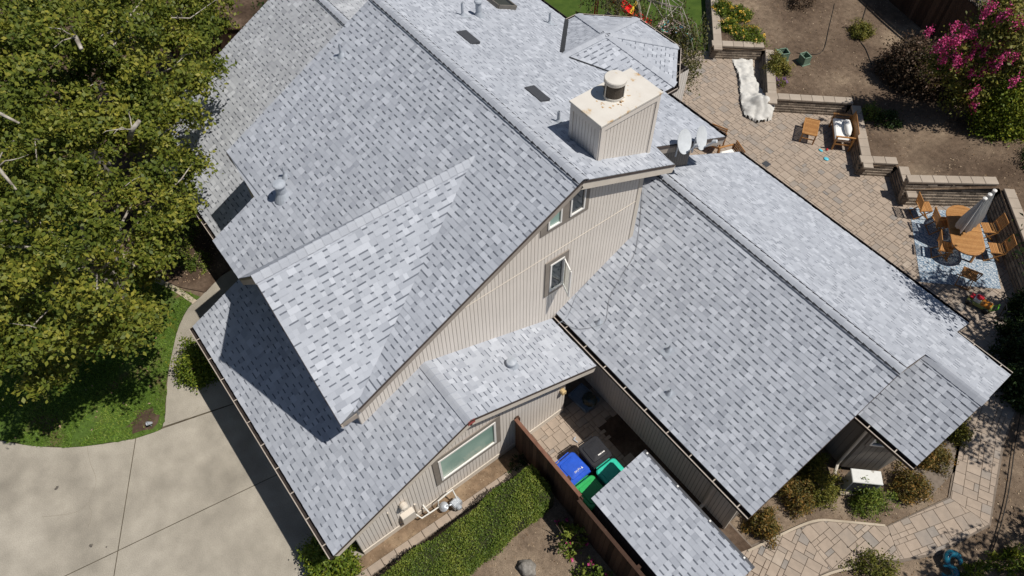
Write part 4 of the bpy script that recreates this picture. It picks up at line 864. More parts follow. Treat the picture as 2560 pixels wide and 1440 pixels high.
t = thing('patio_umbrella', 'folded grey triple patio umbrella with three white finials over the table', 'umbrella', (4.30, 13.08, 0), RAD(90)); b = MB(); b.tube([(0, 0, 0), (0, 0, 2.3)], .022, 10); b.beam((-.27, 0, 2.12), (.27, 0, 2.12), .04, .04); b.build('pole', M_VINYL, t)
for k, dx in enumerate((-.26, 0, .26)):
    b = MB(); nn = 20; zs = [(.98, .25), (1.25, .235), (1.6, .17), (2.0, .095), (2.25, .045)]; base = len(b.v)
    for i, (z, r_) in enumerate(zs):
        for q_ in range(nn): a = 2*math.pi*q_/nn; rr = r_*(1 if q_ % 2 else .62); b.v.append((dx+rr*math.cos(a), rr*math.sin(a), z-(.07*(q_ % 3) if i == 0 else 0)))
    for i in range(len(zs)-1):
        for q_ in range(nn): j = (q_+1) % nn; b.f.append((i*nn+q_, i*nn+j, i*nn+nn+j, i*nn+nn+q_)); b.s.append(.25 if q_ % 2 else .75); b.m.append(0)
    b.build('folded_canopy', M_UMB, t)
    b = MB(); b.lathe([(.03, 2.22), (.065, 2.24), (.065, 2.29), (.02, 2.32), (0, 2.32)], Matrix.Translation((dx, 0, 0)), 14); b.build('finial', M_VINYL, t)
RUGM = mat('woven_rug', [(.58, .62, .66), (.66, .69, .72)], .95, .1, scale=4)
_T = RUGM.node_tree; _N = _T.nodes; vo = _N.new('ShaderNodeTexVoronoi'); vo.feature = 'DISTANCE_TO_EDGE'; vo.inputs['Scale'].default_value = 9.5; _T.links.new(_N['Texture Coordinate'].outputs['Object'], vo.inputs['Vector'])
wv = _N.new('ShaderNodeTexWave'); wv.wave_type = 'RINGS'; wv.inputs['Scale'].default_value = 3.2; wv.inputs['Distortion'].default_value = 9; wv.inputs['Detail Scale'].default_value = 2.5; _T.links.new(_N['Texture Coordinate'].outputs['Object'], wv.inputs['Vector'])
mu = _N.new('ShaderNodeMath'); mu.operation = 'MULTIPLY'; _T.links.new(vo.outputs[0], mu.inputs[0]); mu.inputs[1].default_value = 6; mi = _N.new('ShaderNodeMath'); mi.operation = 'MINIMUM'; _T.links.new(mu.outputs[0], mi.inputs[0]); _T.links.new(wv.outputs[0], mi.inputs[1])
rr_ = ramp_node(_N, [(0, (.12, .18, .25)), (.22, (.20, .27, .34)), (.34, (.40, .44, .475)), (1, (.47, .505, .53))]); _T.links.new(mi.outputs[0], rr_.inputs[0]); _T.links.new(rr_.outputs[0], _N['Principled BSDF'].inputs['Base Color'])
rp = [(2.5, 13.2), (4.6, 10.8), (6.3, 12.55), (4.25, 15.0)]
b = MB(); b.slab([(x-4.4, y-12.9, 0) for x, y in ccw(rp)], .008); o = b.build('rug', RUGM, None, label='blue and white patterned outdoor rug under the dining table', category='rug'); o.location = (4.4, 12.9, .011)
t = thing('garden_loveseat', 'teak loveseat with white cushions against the low wall', 'bench', (-1.12, 14.02, 0), RAD(132.5)); b = MB(); slats(b, -.56, .56, -.3, .26, .36, 7); b.box((0, .27, .35), (1.2, .05, .08)); b.build('seat_frame', M_TEAK, t)
b = MB(); Mx = Matrix.Translation((0, -.3, .36)) @ Matrix.Rotation(RAD(10), 4, 'X')
for k in range(9): b.box((0, 0, .05+k*.055), (1.2, .02, .05), 0, rg.uniform(.2, .6), M=Mx)
b.build('backrest', M_TEAK, t)
for sx in (-.61, .61):
    for y in (-.3, .28): b = MB(); b.box((sx, y, .31), (.05, .055, .62)); b.build('leg', M_TEAK, t)
    b = MB(); b.box((sx, -.01, .63), (.06, .68, .03)); b.box((sx, 0, .28), (.03, .55, .05)); b.box((sx, 0, .48), (.03, .55, .03)); b.build('arm', M_TEAK, t)
b = MB(); b.box((0, .02, .43), (1.12, .54, .11), bev=.04); b.build('seat_cushion', M_WHITE, t)
o = lumpy('pillow', 'long white bolster pillow lying on the teak loveseat', 'pillow', (-1.02, 14.12, .58), (.42, .13, .12), M_WHITE, 5, RAD(132.5), amp=.12, flatb=False)
t = thing('coffee_table', 'low rectangular teak coffee table in front of the loveseat', 'table', (-1.92, 13.26, 0), RAD(-58)); b = MB(); slats(b, -.40, .40, -.24, .24, .43, 12, along='y'); b.box((0, .25, .43), (.86, .035, .03)); b.box((0, -.25, .43), (.86, .035, .03)); b.box((.43, 0, .43), (.035, .5, .03)); b.box((-.43, 0, .43), (.035, .5, .03)); b.build('table_top', M_TEAK, t)
for sx in (-.41, .41):
    for sy in (-.23, .23): b = MB(); b.box((sx, sy, .21), (.045, .045, .42)); b.build('leg', M_TEAK, t)
    b = MB(); b.box((sx, 0, .2), (.03, .44, .03)); b.build('stretcher', M_TEAK, t)
for k, (x, y, rz, lab) in enumerate(((-3.62, 10.0, RAD(200), 'teak armchair with white seat partly hidden under the patio roof edge, farther one'), (-2.72, 9.85, RAD(160), 'teak armchair with white seat beside the wing roof corner, nearer one'))):
    t = thing('garden_armchair', lab, 'chair', (x, y, 0), rz, 'teak armchairs under the roof edge'); b = MB(); b.box((0, 0, .36), (.56, .56, .06)); b.build('seat_frame', M_TEAK, t); b = MB(); b.box((0, .02, .43), (.5, .5, .1), bev=.03); b.build('seat_cushion', M_WHITE, t)
    b = MB()
    for z in (.45, .53, .61, .69, .77): b.box((0, -.28-(z-.4)*.15, z), (.6, .02, .06), 0, rg.uniform(.3, .7))
    b.build('backrest', M_TEAK, t)
    for sx in (-.31, .31):
        b = MB(); b.box((sx, 0, .6), (.06, .62, .03)); b.build('arm', M_TEAK, t)
        for y_ in (-.27, .27): b = MB(); b.box((sx, y_, .3), (.045, .05, .6)); b.build('leg', M_TEAK, t)
M_AQUA = flat('aqua_plastic', (.10, .50, .62), .4)
for x, y, lab, mm, s in ((-1.12, 13.02, 'small aqua toy shovel on pavers beside the coffee table', M_AQUA, (.09, .05, .03)), (-.72, 12.83, 'round aqua plastic toy on pavers below the loveseat', M_AQUA, (.1, .08, .03)), (-1.0, 13.22, 'tiny red ball on pavers between table and loveseat', flat('red_plastic', (.5, .03, .03)), (.045, .045, .045))): lumpy('toy', lab, 'toy', (x, y, s[2]*.6), s, mm, x, n=8, amp=.1)
b = MB(); b.box((-1.87, 10.96, .004), (.24, .24, .008))
for k in range(6): b.box((-1.95+k*.032, 10.96, .009), (.012, .2, .006))
b.build('drain_grate', M_VDARK, None, label='small square dark drain grate set in the patio pavers', category='drain')
# white sheet dropped by the wall
from mathutils import noise
SH1 = [(-6.65, 14.35), (-6.1, 14.95), (-5.2, 14.05), (-4.7, 13.8), (-4.3, 13.85), (-3.7, 13.45), (-3.3, 12.85), (-3.45, 12.3), (-4.05, 12.2), (-4.6, 12.6), (-5.1, 13.1), (-5.75, 13.75)]
b = MB(); G_ = 90; x0, x1, y0, y1 = -6.8, -3.2, 12.1, 15.1; idx = {}
for i in range(G_+1):
    for j in range(G_+1):
        x = x0+(x1-x0)*i/G_; y = y0+(y1-y0)*j/G_; v = Vector((x*1.7, y*1.7, 0)); w_ = (x+.05*noise.noise(v*2), y+.05*noise.noise(v*2+Vector((9, 9, 0))))
        z = .04+.16*abs(noise.noise(v*1.3+Vector((3, 1, 0))))+.05*abs(noise.noise(v*3.2))+(.50*math.exp(-((x+3.9)**2+(y-13.05)**2)/.26))+.1*math.exp(-((x+5.2)**2+(y-13.7)**2)/.3); edge = not inside(SH1, *w_)
        idx[i, j] = len(b.v); b.v.append((x, y, z if not edge else .012))
for i in range(G_):
    for j in range(G_):
        x = x0+(x1-x0)*(i+.5)/G_; y = y0+(y1-y0)*(j+.5)/G_
        if inside(SH1, x, y): b.f.append((idx[i, j], idx[i+1, j], idx[i+1, j+1], idx[i, j+1])); b.s.append(.5); b.m.append(0)
b.build('dust_sheet', mat('canvas_sheet', [(.52, .505, .47), (.62, .605, .565)], .9, .2, scale=5, bump=.3, bscale=30), None, True, label='crumpled white dust sheet dropped on the patio beside the wall', category='sheet')
# ---- compost boxes, hoses, toys, sculpture
M_GBOX = mat('sage_plastic', [(.13, .20, .14), (.19, .27, .20)], .6, .3, scale=6)
def valve(loc, rz, lab, lid):
    t = thing('valve_box', lab, 'garden box', loc, rz, 'open green boxes on the raised yard'); b = MB(); hx, hy, H = .17, .15, .34
    for sx, sy, dx, dy in ((1, 0, .02, 2*hy), (-1, 0, .02, 2*hy), (0, 1, 2*hx, .02), (0, -1, 2*hx, .02)): b.box((sx*hx, sy*hy, H/2), (dx, dy, H))
    for sx, sy, dx, dy in ((1, 0, .035, 2*hy+.03), (-1, 0, .035, 2*hy+.03), (0, 1, 2*hx+.03, .035), (0, -1, 2*hx+.03, .035)): b.box((sx*hx, sy*hy, H), (dx, dy, .025))
    b.box((0, 0, .01), (.42, .38, .02)); b.build('box_body', M_GBOX, t)
    if lid: b = MB(); b.box((.0, -.34, .2), (.32, .3, .03), 0, M=Matrix.Rotation(RAD(-28), 4, 'X')); b.build('open_lid', M_GBOX, t); b = MB(); b.box((0, 0, .14), (.2, .16, .1)); b.build('valve', M_BLK, t)
valve((-5.15, 15.45, yard_z(-5.15, 15.45)), RAD(-25), 'open sage green box with its lid hanging, nearer the flower bed', True); valve((-4.45, 15.85, yard_z(-4.45, 15.85)), RAD(-15), 'open empty sage green box standing on the bare yard, farther from flowers', False)
M_HOSE = mat('black_hose', [(.02, .018, .015), (.04, .035, .03)], .6)
yz = lambda x, y, h=.02: (x, y, yard_z(x, y)+h)
curve_thing('drip_hose', [yz(-6.0, 19.6), yz(-5.2, 18.3), yz(-4.4, 16.94), yz(-4.62, 16.4), yz(-5.0, 16.1)], .012, M_HOSE, 'thin dark drip hose on the yard running to the green boxes', 'hose'); curve_thing('drip_hose', [yz(-5.2, 20.7), yz(-4.1, 18.8), yz(-3.4, 18.3), yz(-2.66, 17.7)], .016, M_HOSE, 'thicker dark hose between the small round shrub and the purple shrub', 'hose')
curve_thing('drip_hose', [(8.9, 9.4, .03), (9.4, 8.2, .03), (10.07, 6.75, .03), (10.5, 5.6, .03), (10.7, 4.9, .03)], .014, M_HOSE, 'dark hose on soil along the outer side of the curved path', 'hose')
M_TEALG = mat('glazed_teal', [(.006, .075, .13), (.012, .15, .21)], .12, .6, scale=5, coat=.6)
t = thing('garden_ornament', 'glossy teal hollow swirl ornament in the dark bottom right corner', 'ornament', (10.2, 3.85, 0))
for k, (cx_, cy_, z0_, r_, a0, a1) in enumerate(((0, .12, .14, .17, .2, 5.2), (.08, -.2, .1, .16, -2.2, 2.9))):
    pts = [(cx_+r_*math.cos(a0+(a1-a0)*i/20), cy_+r_*math.sin(a0+(a1-a0)*i/20), z0_+.05*math.sin(i/20*3.1)) for i in range(21)]; b = MB(); b.tube(pts, [.03+.07*math.sin(math.pi*i/20) for i in range(21)], 12); b.build('swirl', M_TEALG, t, True)
t = thing('toy_truck', 'colourful plastic toy car with orange bed standing in dappled shade', 'toy', (6.22, 11.42, 0), RAD(10)); cols = {'body': (.30, .33, .10), 'bed': (.55, .20, .02), 'cab': (.70, .70, .72), 'roof': (.42, .02, .03)}
b = MB(); b.box((0, 0, .15), (.72, .3, .12), bev=.03); b.build('body', flat('toy_lime', cols['body'], .35), t); b = MB(); b.box((.16, 0, .24), (.28, .26, .1), bev=.03); b.build('bed', flat('toy_orange', cols['bed'], .3), t); b = MB(); b.box((-.12, 0, .27), (.2, .24, .14), bev=.03); b.build('cab', flat('toy_white', cols['cab'], .3), t)
b = MB(); b.lathe([(.1, .34), (.11, .38), (.06, .42), (0, .42)], Matrix.Translation((-.1, 0, 0)), 14); b.box((-.27, 0, .27), (.16, .2, .03)); b.build('steering_hub', flat('toy_red', cols['roof'], .3), t); b = MB(); b.tube([(.36, .12, .2), (.44, .1, .36), (.46, -.1, .36), (.36, -.12, .2)], .02, 8); b.build('push_bar', flat('toy_green', (.12, .4, .03), .3), t)
for sx in (-.26, .24):
    for sy in (-.17, .17): b = MB(); b.lathe([(0, -.03), (.09, -.03), (.1, 0), (.09, .03), (0, .03)], Matrix.Translation((sx, sy, .1)) @ Matrix.Rotation(RAD(90), 4, 'X'), 14); b.build('wheel', M_BLK, t)
t = thing('kick_scooter', 'black kick scooter lying in the shade near the toy car', 'scooter', (7.0, 11.55, 0), RAD(40)); b = MB(); b.box((.1, 0, .08), (.5, .1, .03)); b.build('deck', M_BLK, t); b = MB(); b.tube([(-.18, 0, .08), (-.3, 0, .75)], .018, 8); b.tube([(-.3, -.2, .75), (-.3, .2, .75)], .016, 8); b.build('handlebar', M_BLK, t)
for x in (-.22, .38): b = MB(); b.lathe([(0, -.02), (.07, -.02), (.08, 0), (.07, .02), (0, .02)], Matrix.Translation((x, 0, .08)) @ Matrix.Rotation(RAD(90), 4, 'X'), 12); b.build('wheel', M_BLK, t)
t = thing('play_table', 'round mosaic kids play table on the lawn under the weeping tree', 'table', (-9.35, 13.45, 0)); MOS = mat('mosaic', [(0, (.05, .22, .6)), (.35, (.08, .35, .12)), (.55, (.55, .30, .30)), (.8, (.62, .5, .45)), (1, (.7, .65, .6))], .4, .4, scale=5, detail=2)
b = MB(); b.lathe([(.0, .38), (.45, .38), (.5, .42), (.5, .47), (.46, .47), (.4, .43), (0, .43)], Matrix(), 28); b.build('tray', MOS, t)
for k in range(4): b = MB(); b.box((.35*math.cos(k*1.571+.5), .35*math.sin(k*1.571+.5), .19), (.05, .05, .38)); b.build('leg', M_BLK, t)
MINT = flat('mint_plastic', (.30, .66, .50), .4)
t = thing('kids_chair', 'mint green plastic kids chair beside the round play table', 'chair', (-8.45, 13.55, 0), RAD(30)); b = MB(); b.box((0, 0, .3), (.4, .4, .05), bev=.02); b.build('seat', MINT, t); b = MB(); b.box((0, -.2, .5), (.4, .04, .4), bev=.0); b.build('backrest', MINT, t)
for sx in (-.17, .17):
    for sy in (-.17, .17): b = MB(); b.box((sx, sy, .14), (.06, .06, .28)); b.build('leg', MINT, t)
t = thing('slide', 'red plastic play slide with a yellow brace behind the pavilion roof', 'slide', (-11.15, 12.4, 0), RAD(32)); RED = flat('slide_red', (.62, .02, .02), .35); b = MB()
for k in range(10): a, c = k/10, (k+1)/10; za = 1.5*(1-a)**1.3+.2; zc = 1.5*(1-c)**1.3+.2; xa = -1.1+2.4*a; xc = -1.1+2.4*c; b.face([(xa, -.22, za), (xc, -.22, zc), (xc, .22, zc), (xa, .22, za)]); b.beam((xa, -.23, za+.06), (xc, -.23, zc+.06), .04, .14); b.beam((xa, .23, za+.06), (xc, .23, zc+.06), .04, .14)
b.build('chute', RED, t); b = MB(); b.beam((-1.1, -.2, 0), (-1.1, -.2, 1.7), .06, .06, up=(1, 0, 0)); b.beam((-1.1, .2, 0), (-1.1, .2, 1.7), .06, .06, up=(1, 0, 0)); b.build('post', RED, t); b = MB(); b.beam((.3, -.4, .5), (.5, .4, .9), .1, .1); b.build('brace', flat('slide_yellow', (.75, .48, .03)), t)
T1B = [(-15.32, -12.84, 4.34, 1.15), (-19.05, -1.61, 3.42, 0.98), (-17.33, -3.39, 4.51, 1.12), (-17.76, -9.71, 5.58, 1.3), (-19.17, -8.02, 4.95, 0.91), (-13.44, -9.08, 6.31, 1.04), (-11.58, -10.29, 5.42, 0.95), (-16.66, -11.56, 4.96, 1.07), (-25.78, -6.32, 3.12, 1.62), (-12.88, -5.83, 5.56, 0.89), (-23.18, -2.58, 3.53, 0.64), (-13.25, -5.91, 6.39, 0.97), (-12.33, -13.33, 4.36, 0.74), (-12.41, -12.5, 4.62, 0.97), (-11.43, -9.49, 5.91, 0.73), (-12.89, -12.94, 5.12, 0.82), (-15.71, -4.5, 3.88, 0.9), (-11.29, -8.37, 6.54, 0.93), (-18.37, -10.55, 4.17, 1.27), (-11.84, -8.14, 7.21, 0.94), (-12.68, -11.62, 5.42, 0.92), (-18.33, -2.59, 4.97, 0.94), (-15.03, -4.62, 6.24, 0.85), (-21.51, -4.08, 3.71, 1.3), (-12.35, -14.39, 2.82, 0.39), (-22.03, -9.02, 4.77, 1.48), (-14.47, -8.48, 6.59, 0.85), (-14.23, -6.13, 2.68, 0.49), (-27.03, -8.72, 3.73, 1.17), (-23.64, -10.18, 3.61, 0.93), (-18.25, -12.66, 3.4, 0.72), (-22.57, -5.44, 3.73, 1.12), (-12.52, -6.75, 6.77, 0.67), (-12.67, -9.85, 6.18, 0.7), (-26.04, -4.34, 2.87, 0.64), (-15.78, -11.11, 4.45, 0.92), (-13.2, -5.4, 3.65, 0.31), (-14.15, -7.42, 5.48, 0.74), (-15.38, -3.23, 3.62, 0.63), (-29.21, -6.03, 2.58, 0.43), (-11.67, -5.88, 2.75, 0.28), (-25.48, -9.66, 3.76, 0.54), (-19.27, -0.72, 3.78, 0.41), (-27.2, -6.65, 3.39, 0.55), (-11.28, -6.24, 4.09, 0.28), (-21.76, 0.08, 3.16, 0.33), (-12.38, -7.01, 4.84, 0.83), (-18.15, -1.19, 3.75, 0.31), (-18.2, -6.93, 5.19, 0.91), (-16.72, -2.13, 3.04, 0.29), (-15.31, -4.27, 3.08, 0.45), (-27.9, -7.62, 3.54, 0.55), (-22.23, -3.96, 4.56, 0.73), (-30.3, -8.22, 2.84, 0.45), (-15.53, -4.48, 2.38, 0.39), (-12.93, -7.09, 5.44, 0.85), (-25.1, -5.86, 4.29, 0.36), (-12.61, -10.5, 5.77, 0.71), (-19.28, -11.56, 4.41, 0.63), (-22.43, -11, 3.89, 0.48), (-12.44, -6.05, 4.75, 0.72), (-16.19, -5.78, 5.87, 0.84), (-19.03, -7.73, 5.92, 0.98), (-14.18, -4.77, 5.79, 0.78), (-16.82, -1.9, 4, 0.49), (-26.05, -5.07, 3.37, 0.48), (-21.31, -0.86, 3.23, 1.02), (-26.26, -10.34, 3.13, 0.5), (-21.09, -11.19, 3.96, 0.56), (-11.67, -14.05, 3.78, 0.34), (-13.28, -7.77, 7.38, 0.68), (-20.63, -12.98, 2.8, 0.39), (-17.45, -2.86, 3.18, 0.96), (-24.93, -1.3, 2.63, 0.64), (-20.07, -12.28, 3.63, 0.43), (-23.66, -0.64, 3.05, 0.48), (-24.67, -7.44, 4.19, 1.16), (-12.73, -7.12, 7.16, 0.67), (-13.13, -14.1, 3.06, 0.72), (-29.2, -9.65, 2.5, 0.44), (-25.98, -7.02, 4.26, 0.43), (-25.45, -5.59, 3.96, 0.4), (-11.29, -14.43, 3.09, 0.22), (-24.01, -3.2, 3.8, 0.34), (-17.61, -4.8, 4.4, 0.95), (-17.17, -5.9, 4.8, 0.85), (-16.8, -3.83, 4.2, 0.86), (-16.04, -3.1, 4, 0.77), (-17.81, -6.68, 5, 0.94), (-14.24, -5.21, 5.2, 0.77), (-16.59, -2.13, 3.6, 0.63), (-16.68, -7.89, 5, 0.91), (-13.69, -6.37, 5.5, 0.82), (-13.99, -4.1, 4.4, 0.64), (-12.94, -5.14, 4.2, 0.55), (-11.37, -6.69, 4.6, 0.71), (-11.45, -7.85, 5.2, 0.76)]
T2B = [(-5.32, -9.26, 5.84, 0.77), (-8.24, -9, 5.76, 0.57), (-7.55, -13.05, 3, 0.62), (-5.29, -9.36, 7.06, 0.55), (-7.9, -10.65, 6.72, 0.55), (-9.61, -10.37, 5.4, 0.61), (-6.79, -13.6, 3.81, 0.21), (-7.01, -12.6, 3.09, 0.38), (-10.25, -12.71, 4.43, 1.07), (-10.36, -8.11, 6.33, 0.7), (-5.46, -10.67, 5.09, 0.57), (-8.15, -13.34, 4.16, 0.73), (-6.32, -10.13, 5.7, 0.7), (-10.56, -8, 4.49, 0.78), (-6.88, -11.81, 5.56, 0.87), (-7.8, -8.49, 4.1, 0.88), (-7.84, -8.28, 5.49, 0.57), (-6.82, -11.14, 7.02, 0.68), (-6.09, -11.63, 5.15, 0.86), (-6.07, -11.61, 3.52, 0.37), (-7.59, -7.74, 3.73, 0.19), (-10.78, -12.23, 4.84, 0.66), (-9.97, -5.73, 3.92, 0.24), (-9.82, -6.2, 3.6, 0.38), (-9.41, -10.49, 7.24, 0.58), (-7.71, -8.57, 3.11, 0.41), (-6.82, -10.44, 2.7, 0.45), (-9.4, -8.54, 5.98, 0.81), (-10.29, -13.79, 3.56, 0.9), (-7.96, -7.43, 4.9, 0.74), (-10.79, -6.96, 4.66, 0.98), (-9.46, -8.77, 6.91, 0.74), (-6.27, -11.14, 3.01, 0.32), (-6.57, -9.23, 3.41, 0.62), (-10.08, -9.89, 5.76, 0.63), (-9.1, -10.99, 6.45, 0.68), (-7.15, -10, 6.08, 0.87), (-5.85, -10.85, 6.79, 0.67), (-8.86, -6.65, 3.67, 0.27), (-7.76, -13.73, 4.18, 0.41), (-6.81, -12.2, 2.73, 0.24), (-7.35, -13.73, 3.63, 0.37), (-9.54, -6.84, 2.69, 0.23), (-9.32, -6.71, 4.8, 0.61), (-7.07, -13.99, 3.83, 0.25), (-7.42, -8.75, 2.56, 0.25), (-10.15, -14.54, 2.67, 0.24), (-7.98, -9.32, 6.62, 0.86), (-5.49, -9.55, 3.94, 0.27), (-6.26, -10.13, 4.36, 0.68), (-6.87, -11.08, 4.67, 0.73), (-6.34, -13.16, 4.27, 0.25), (-8.17, -10.93, 5.65, 0.68), (-11.07, -6.07, 3.72, 0.21), (-6.44, -8.78, 6.39, 0.53), (-8.91, -7.46, 2.95, 0.27), (-6.57, -8.87, 3.06, 0.29), (-7.1, -12.35, 2.8, 0.3), (-7.72, -7.18, 4.44, 0.25), (-8.68, -12.73, 4.68, 0.67), (-6.64, -12.81, 4.71, 0.75), (-6.94, -8.08, 4.31, 0.31), (-8.75, -14.38, 2.63, 0.45), (-6.04, -11.36, 4.39, 0.58), (-6.36, -9.93, 3.3, 0.41), (-8.38, -7.71, 5.44, 0.6)]
MYB = [(0.66, 16.97, 2.42, 0.46), (0.18, 16.37, 3.32, 0.414), (0.75, 17.08, 3.48, 0.598), (1.09, 17.43, 4.14, 0.552), (1.07, 17.48, 2.17, 0.46), (1.3, 17.81, 2.99, 0.46), (0.98, 17.28, 1.6, 0.368), (1.64, 18.22, 3.48, 0.552), (0.69, 16.82, 4.63, 0.506), (1.14, 17.32, 4.87, 0.506), (0.09, 16.26, 2.91, 0.322), (0.41, 16.57, 4.14, 0.46), (0.7, 16.64, 5.28, 0.46)]
MYF = [(0.19, 15.4, 4.85), (0.38, 15.68, 4.73), (0.58, 15.98, 4.57), (0.64, 15.81, 5.39), (0.72, 15.81, 5.63), (1.06, 16.31, 5.47), (1.29, 16.73, 5.11), (0, 15.34, 4.03), (0.16, 15.55, 3.91), (0.25, 15.62, 4.24), (0.62, 16.19, 3.42), (0.76, 16.3, 4.08), (0.97, 16.61, 3.86), (1.23, 16.87, 4.24), (1.46, 17.23, 3.83), (0.98, 16.67, 3.01), (1.19, 16.94, 3.05), (1.4, 17.2, 3.18), (1.34, 17.1, 2.2), (1.48, 17.21, 1.62), (0.45, 15.82, 4.49), (1.39, 16.9, 4.98), (0.26, 15.73, 3.5), (1.23, 16.98, 3.5), (1.65, 17.5, 3.59), (0.96, 16.27, 5.22), (0.62, 16.21, 3.26), (0.96, 16.52, 4.24)]
# ================================================================ plants
def leaf_verts(P, size, rng, up=.35, aspect=.6, var=.35, outward=None):
    n = len(P); d = rng.normal(size=(n, 3)); d /= np.linalg.norm(d, axis=1)[:, None]
    N = rng.normal(size=(n, 3))+np.array([0, 0, 2.2*up])
    if outward is not None: N += outward*.8
    N -= d*np.sum(N*d, axis=1)[:, None]; N /= np.linalg.norm(N, axis=1)[:, None]+1e-9; S = np.cross(d, N)
    L = size*(1+var*rng.uniform(-1, 1, n))[:, None]; W = L*aspect
    V = np.stack([P+d*L*.5, P+S*W*.5+N*L*.10-d*L*.05, P-d*L*.5, P-S*W*.5+N*L*.10-d*L*.05], axis=1)
    return V
def clump_points(blobs, per, rng, clumps=9, cr=.30, shell=.35):
    """leaves gathered in clumps spread through each blob"""
    out = []; sh = []; ow = []
    for (x, y, z, r) in blobs:
        k = max(2, int(clumps*(r/.9)**2)); u = rng.normal(size=(k, 3)); u /= np.linalg.norm(u, axis=1)[:, None]; rad = r*rng.uniform(shell, 1, k)**.6
        c = np.array([x, y, z])+u*rad[:, None]*np.array([1, 1, .8])
        for ci in range(k):
            m = int(per*rng.uniform(.6, 1.4)); q_ = rng.normal(size=(m, 3))*cr*rng.uniform(.6, 1.2)*np.array([1, 1, .6]); out.append(c[ci]+q_)
            sh.append(np.clip(rng.normal(rng.uniform(.25, .72), .19, m), 0, 1)); ow.append(np.repeat(u[ci][None], m, 0))
    return np.concatenate(out), np.concatenate(sh), np.concatenate(ow)
def limb_path(a, b, rng, sag=.12, n=6):
    a = np.array(a, float); b = np.array(b, float); L = np.linalg.norm(b-a); t = np.linspace(0, 1, n)[:, None]; P = a+(b-a)*t; P[1:-1] += rng.normal(size=(n-2, 3))*L*sag*.35; P[:, 2] += np.sin(t[:, 0]*math.pi)*L*sag; return [tuple(p) for p in P]
def tree(name, label, base, fork, blobs, leaf, size, per, seed, bark=M_BARK, tr=.2, group=None, clumps=9, cr=.3, cat='tree', up=.35, aspect=.6, twigs=2, shell=.35, limb_r=.05):
    rng = np.random.default_rng(seed); t = thing(name, label, cat, base, 0, group); o = np.array(base)
    b = MB(); f = np.array(fork)-o; b.tube([(0, 0, -.1), tuple(f*.35+rng.normal(size=3)*.05), tuple(f*.7), tuple(f)], [tr*1.25, tr, tr*.85, tr*.7], 10); b.build('trunk', bark, t, True)
    lb = MB()
    for bi, (x, y, z, r) in enumerate(blobs):
        if len(blobs) > 30 and bi % 4: continue
        e = np.array([x, y, z])-o; k = rng.uniform(.45, 1.0); s = f*k if np.linalg.norm(e-f) > 1 else f*.6
        lb.tube(limb_path(s, e, rng), [limb_r*1.7, limb_r*1.4, limb_r*1.1, limb_r*.8, limb_r*.55, limb_r*.35], 6)
        for q_ in range(twigs):
            u = rng.normal(size=3); u /= np.linalg.norm(u); u[2] = abs(u[2])*.6; lb.tube(limb_path(e-u*.2*r, e+u*r*rng.uniform(.7, 1.1), rng, .06, 5), [limb_r*.5, limb_r*.4, limb_r*.3, limb_r*.22, limb_r*.12], 5)
    lb.build('limbs', bark, t, True)
    P, sh, ow = clump_points([(x-o[0], y-o[1], z-o[2], r) for x, y, z, r in blobs], per, rng, clumps, cr, shell)
    V = leaf_verts(P, size, rng, up, aspect, outward=ow); link('crown', fastmesh('crown', V, 4, sh, leaf), t); return t
T1B = [q_ for q_ in T1B if q_[0] > -22 and q_[1] > -12.6]; T2B = [q_ for q_ in T2B if q_[1] > -12.2]
T1B += [(x, y, z-1.7, r) for x, y, z, r in T1B[::2] if z > 5.2 and x > -18]+[(-11.9, -4.2, 4.8, .6), (-11.3, -4.9, 4.6, .5), (-12.5, -3.6, 4.9, .55), (-10.9, -5.5, 4.5, .45)]; T2B += [(x, y, z-1.6, r) for x, y, z, r in T2B[::2] if z > 5.2]
tree('broadleaf_tree', 'big yellow-green broadleaf tree filling the top left corner', (-15.0, -8.0, 0), (-14.5, -7.6, 4.2), T1B, L_TREE, .135, 190, 1, tr=.26, clumps=7, cr=.225, twigs=1, limb_r=.035, up=.75)
tree('broadleaf_tree', 'large yellow-green broadleaf tree spreading over the front lawn beside the house', (-9.2, -9.6, 0), (-8.6, -9.0, 3.4), T2B, L_TREE, .125, 200, 2, tr=.24, clumps=7, cr=.22, twigs=1, limb_r=.035, up=.75)
# pale dead limbs poking out of the canopy
for k, pts in enumerate(([(-12.0, -9.7, 6.9), (-11.0, -9.35, 7.35), (-10.4, -9.2, 7.4), (-9.7, -8.85, 7.3)], [(-10.55, -9.25, 7.4), (-9.7, -9.6, 7.4), (-8.8, -9.7, 7.1), (-8.1, -9.6, 6.9)], [(-10.1, -6.9, 5.4), (-9.6, -6.75, 6.0), (-9.55, -6.5, 6.2)], [(-13.1, -6.9, 6.6), (-12.5, -6.7, 7.1), (-11.9, -6.75, 7.1)])):
    b = MB(); rng = np.random.default_rng(50+k); b.tube([Vector(p) for p in pts], [.075, .06, .05, .025][:len(pts)], 7); p = np.array(pts[len(pts)//2])
    for q_ in range(3): u = rng.normal(size=3); u[2] = abs(u[2]); u /= np.linalg.norm(u); b.tube(limb_path(p, p+u*.7, rng, .1, 5), [.02, .018, .014, .01, .005], 5)
    par = [o for o in bpy.data.objects if o.name.startswith('broadleaf_tree') and o.parent is None][1 if pts[0][0] > -11.5 else 0]
    ob = b.build('bare_limb', M_BARK, par, True); ob.matrix_local = Matrix.Translation(-par.location)
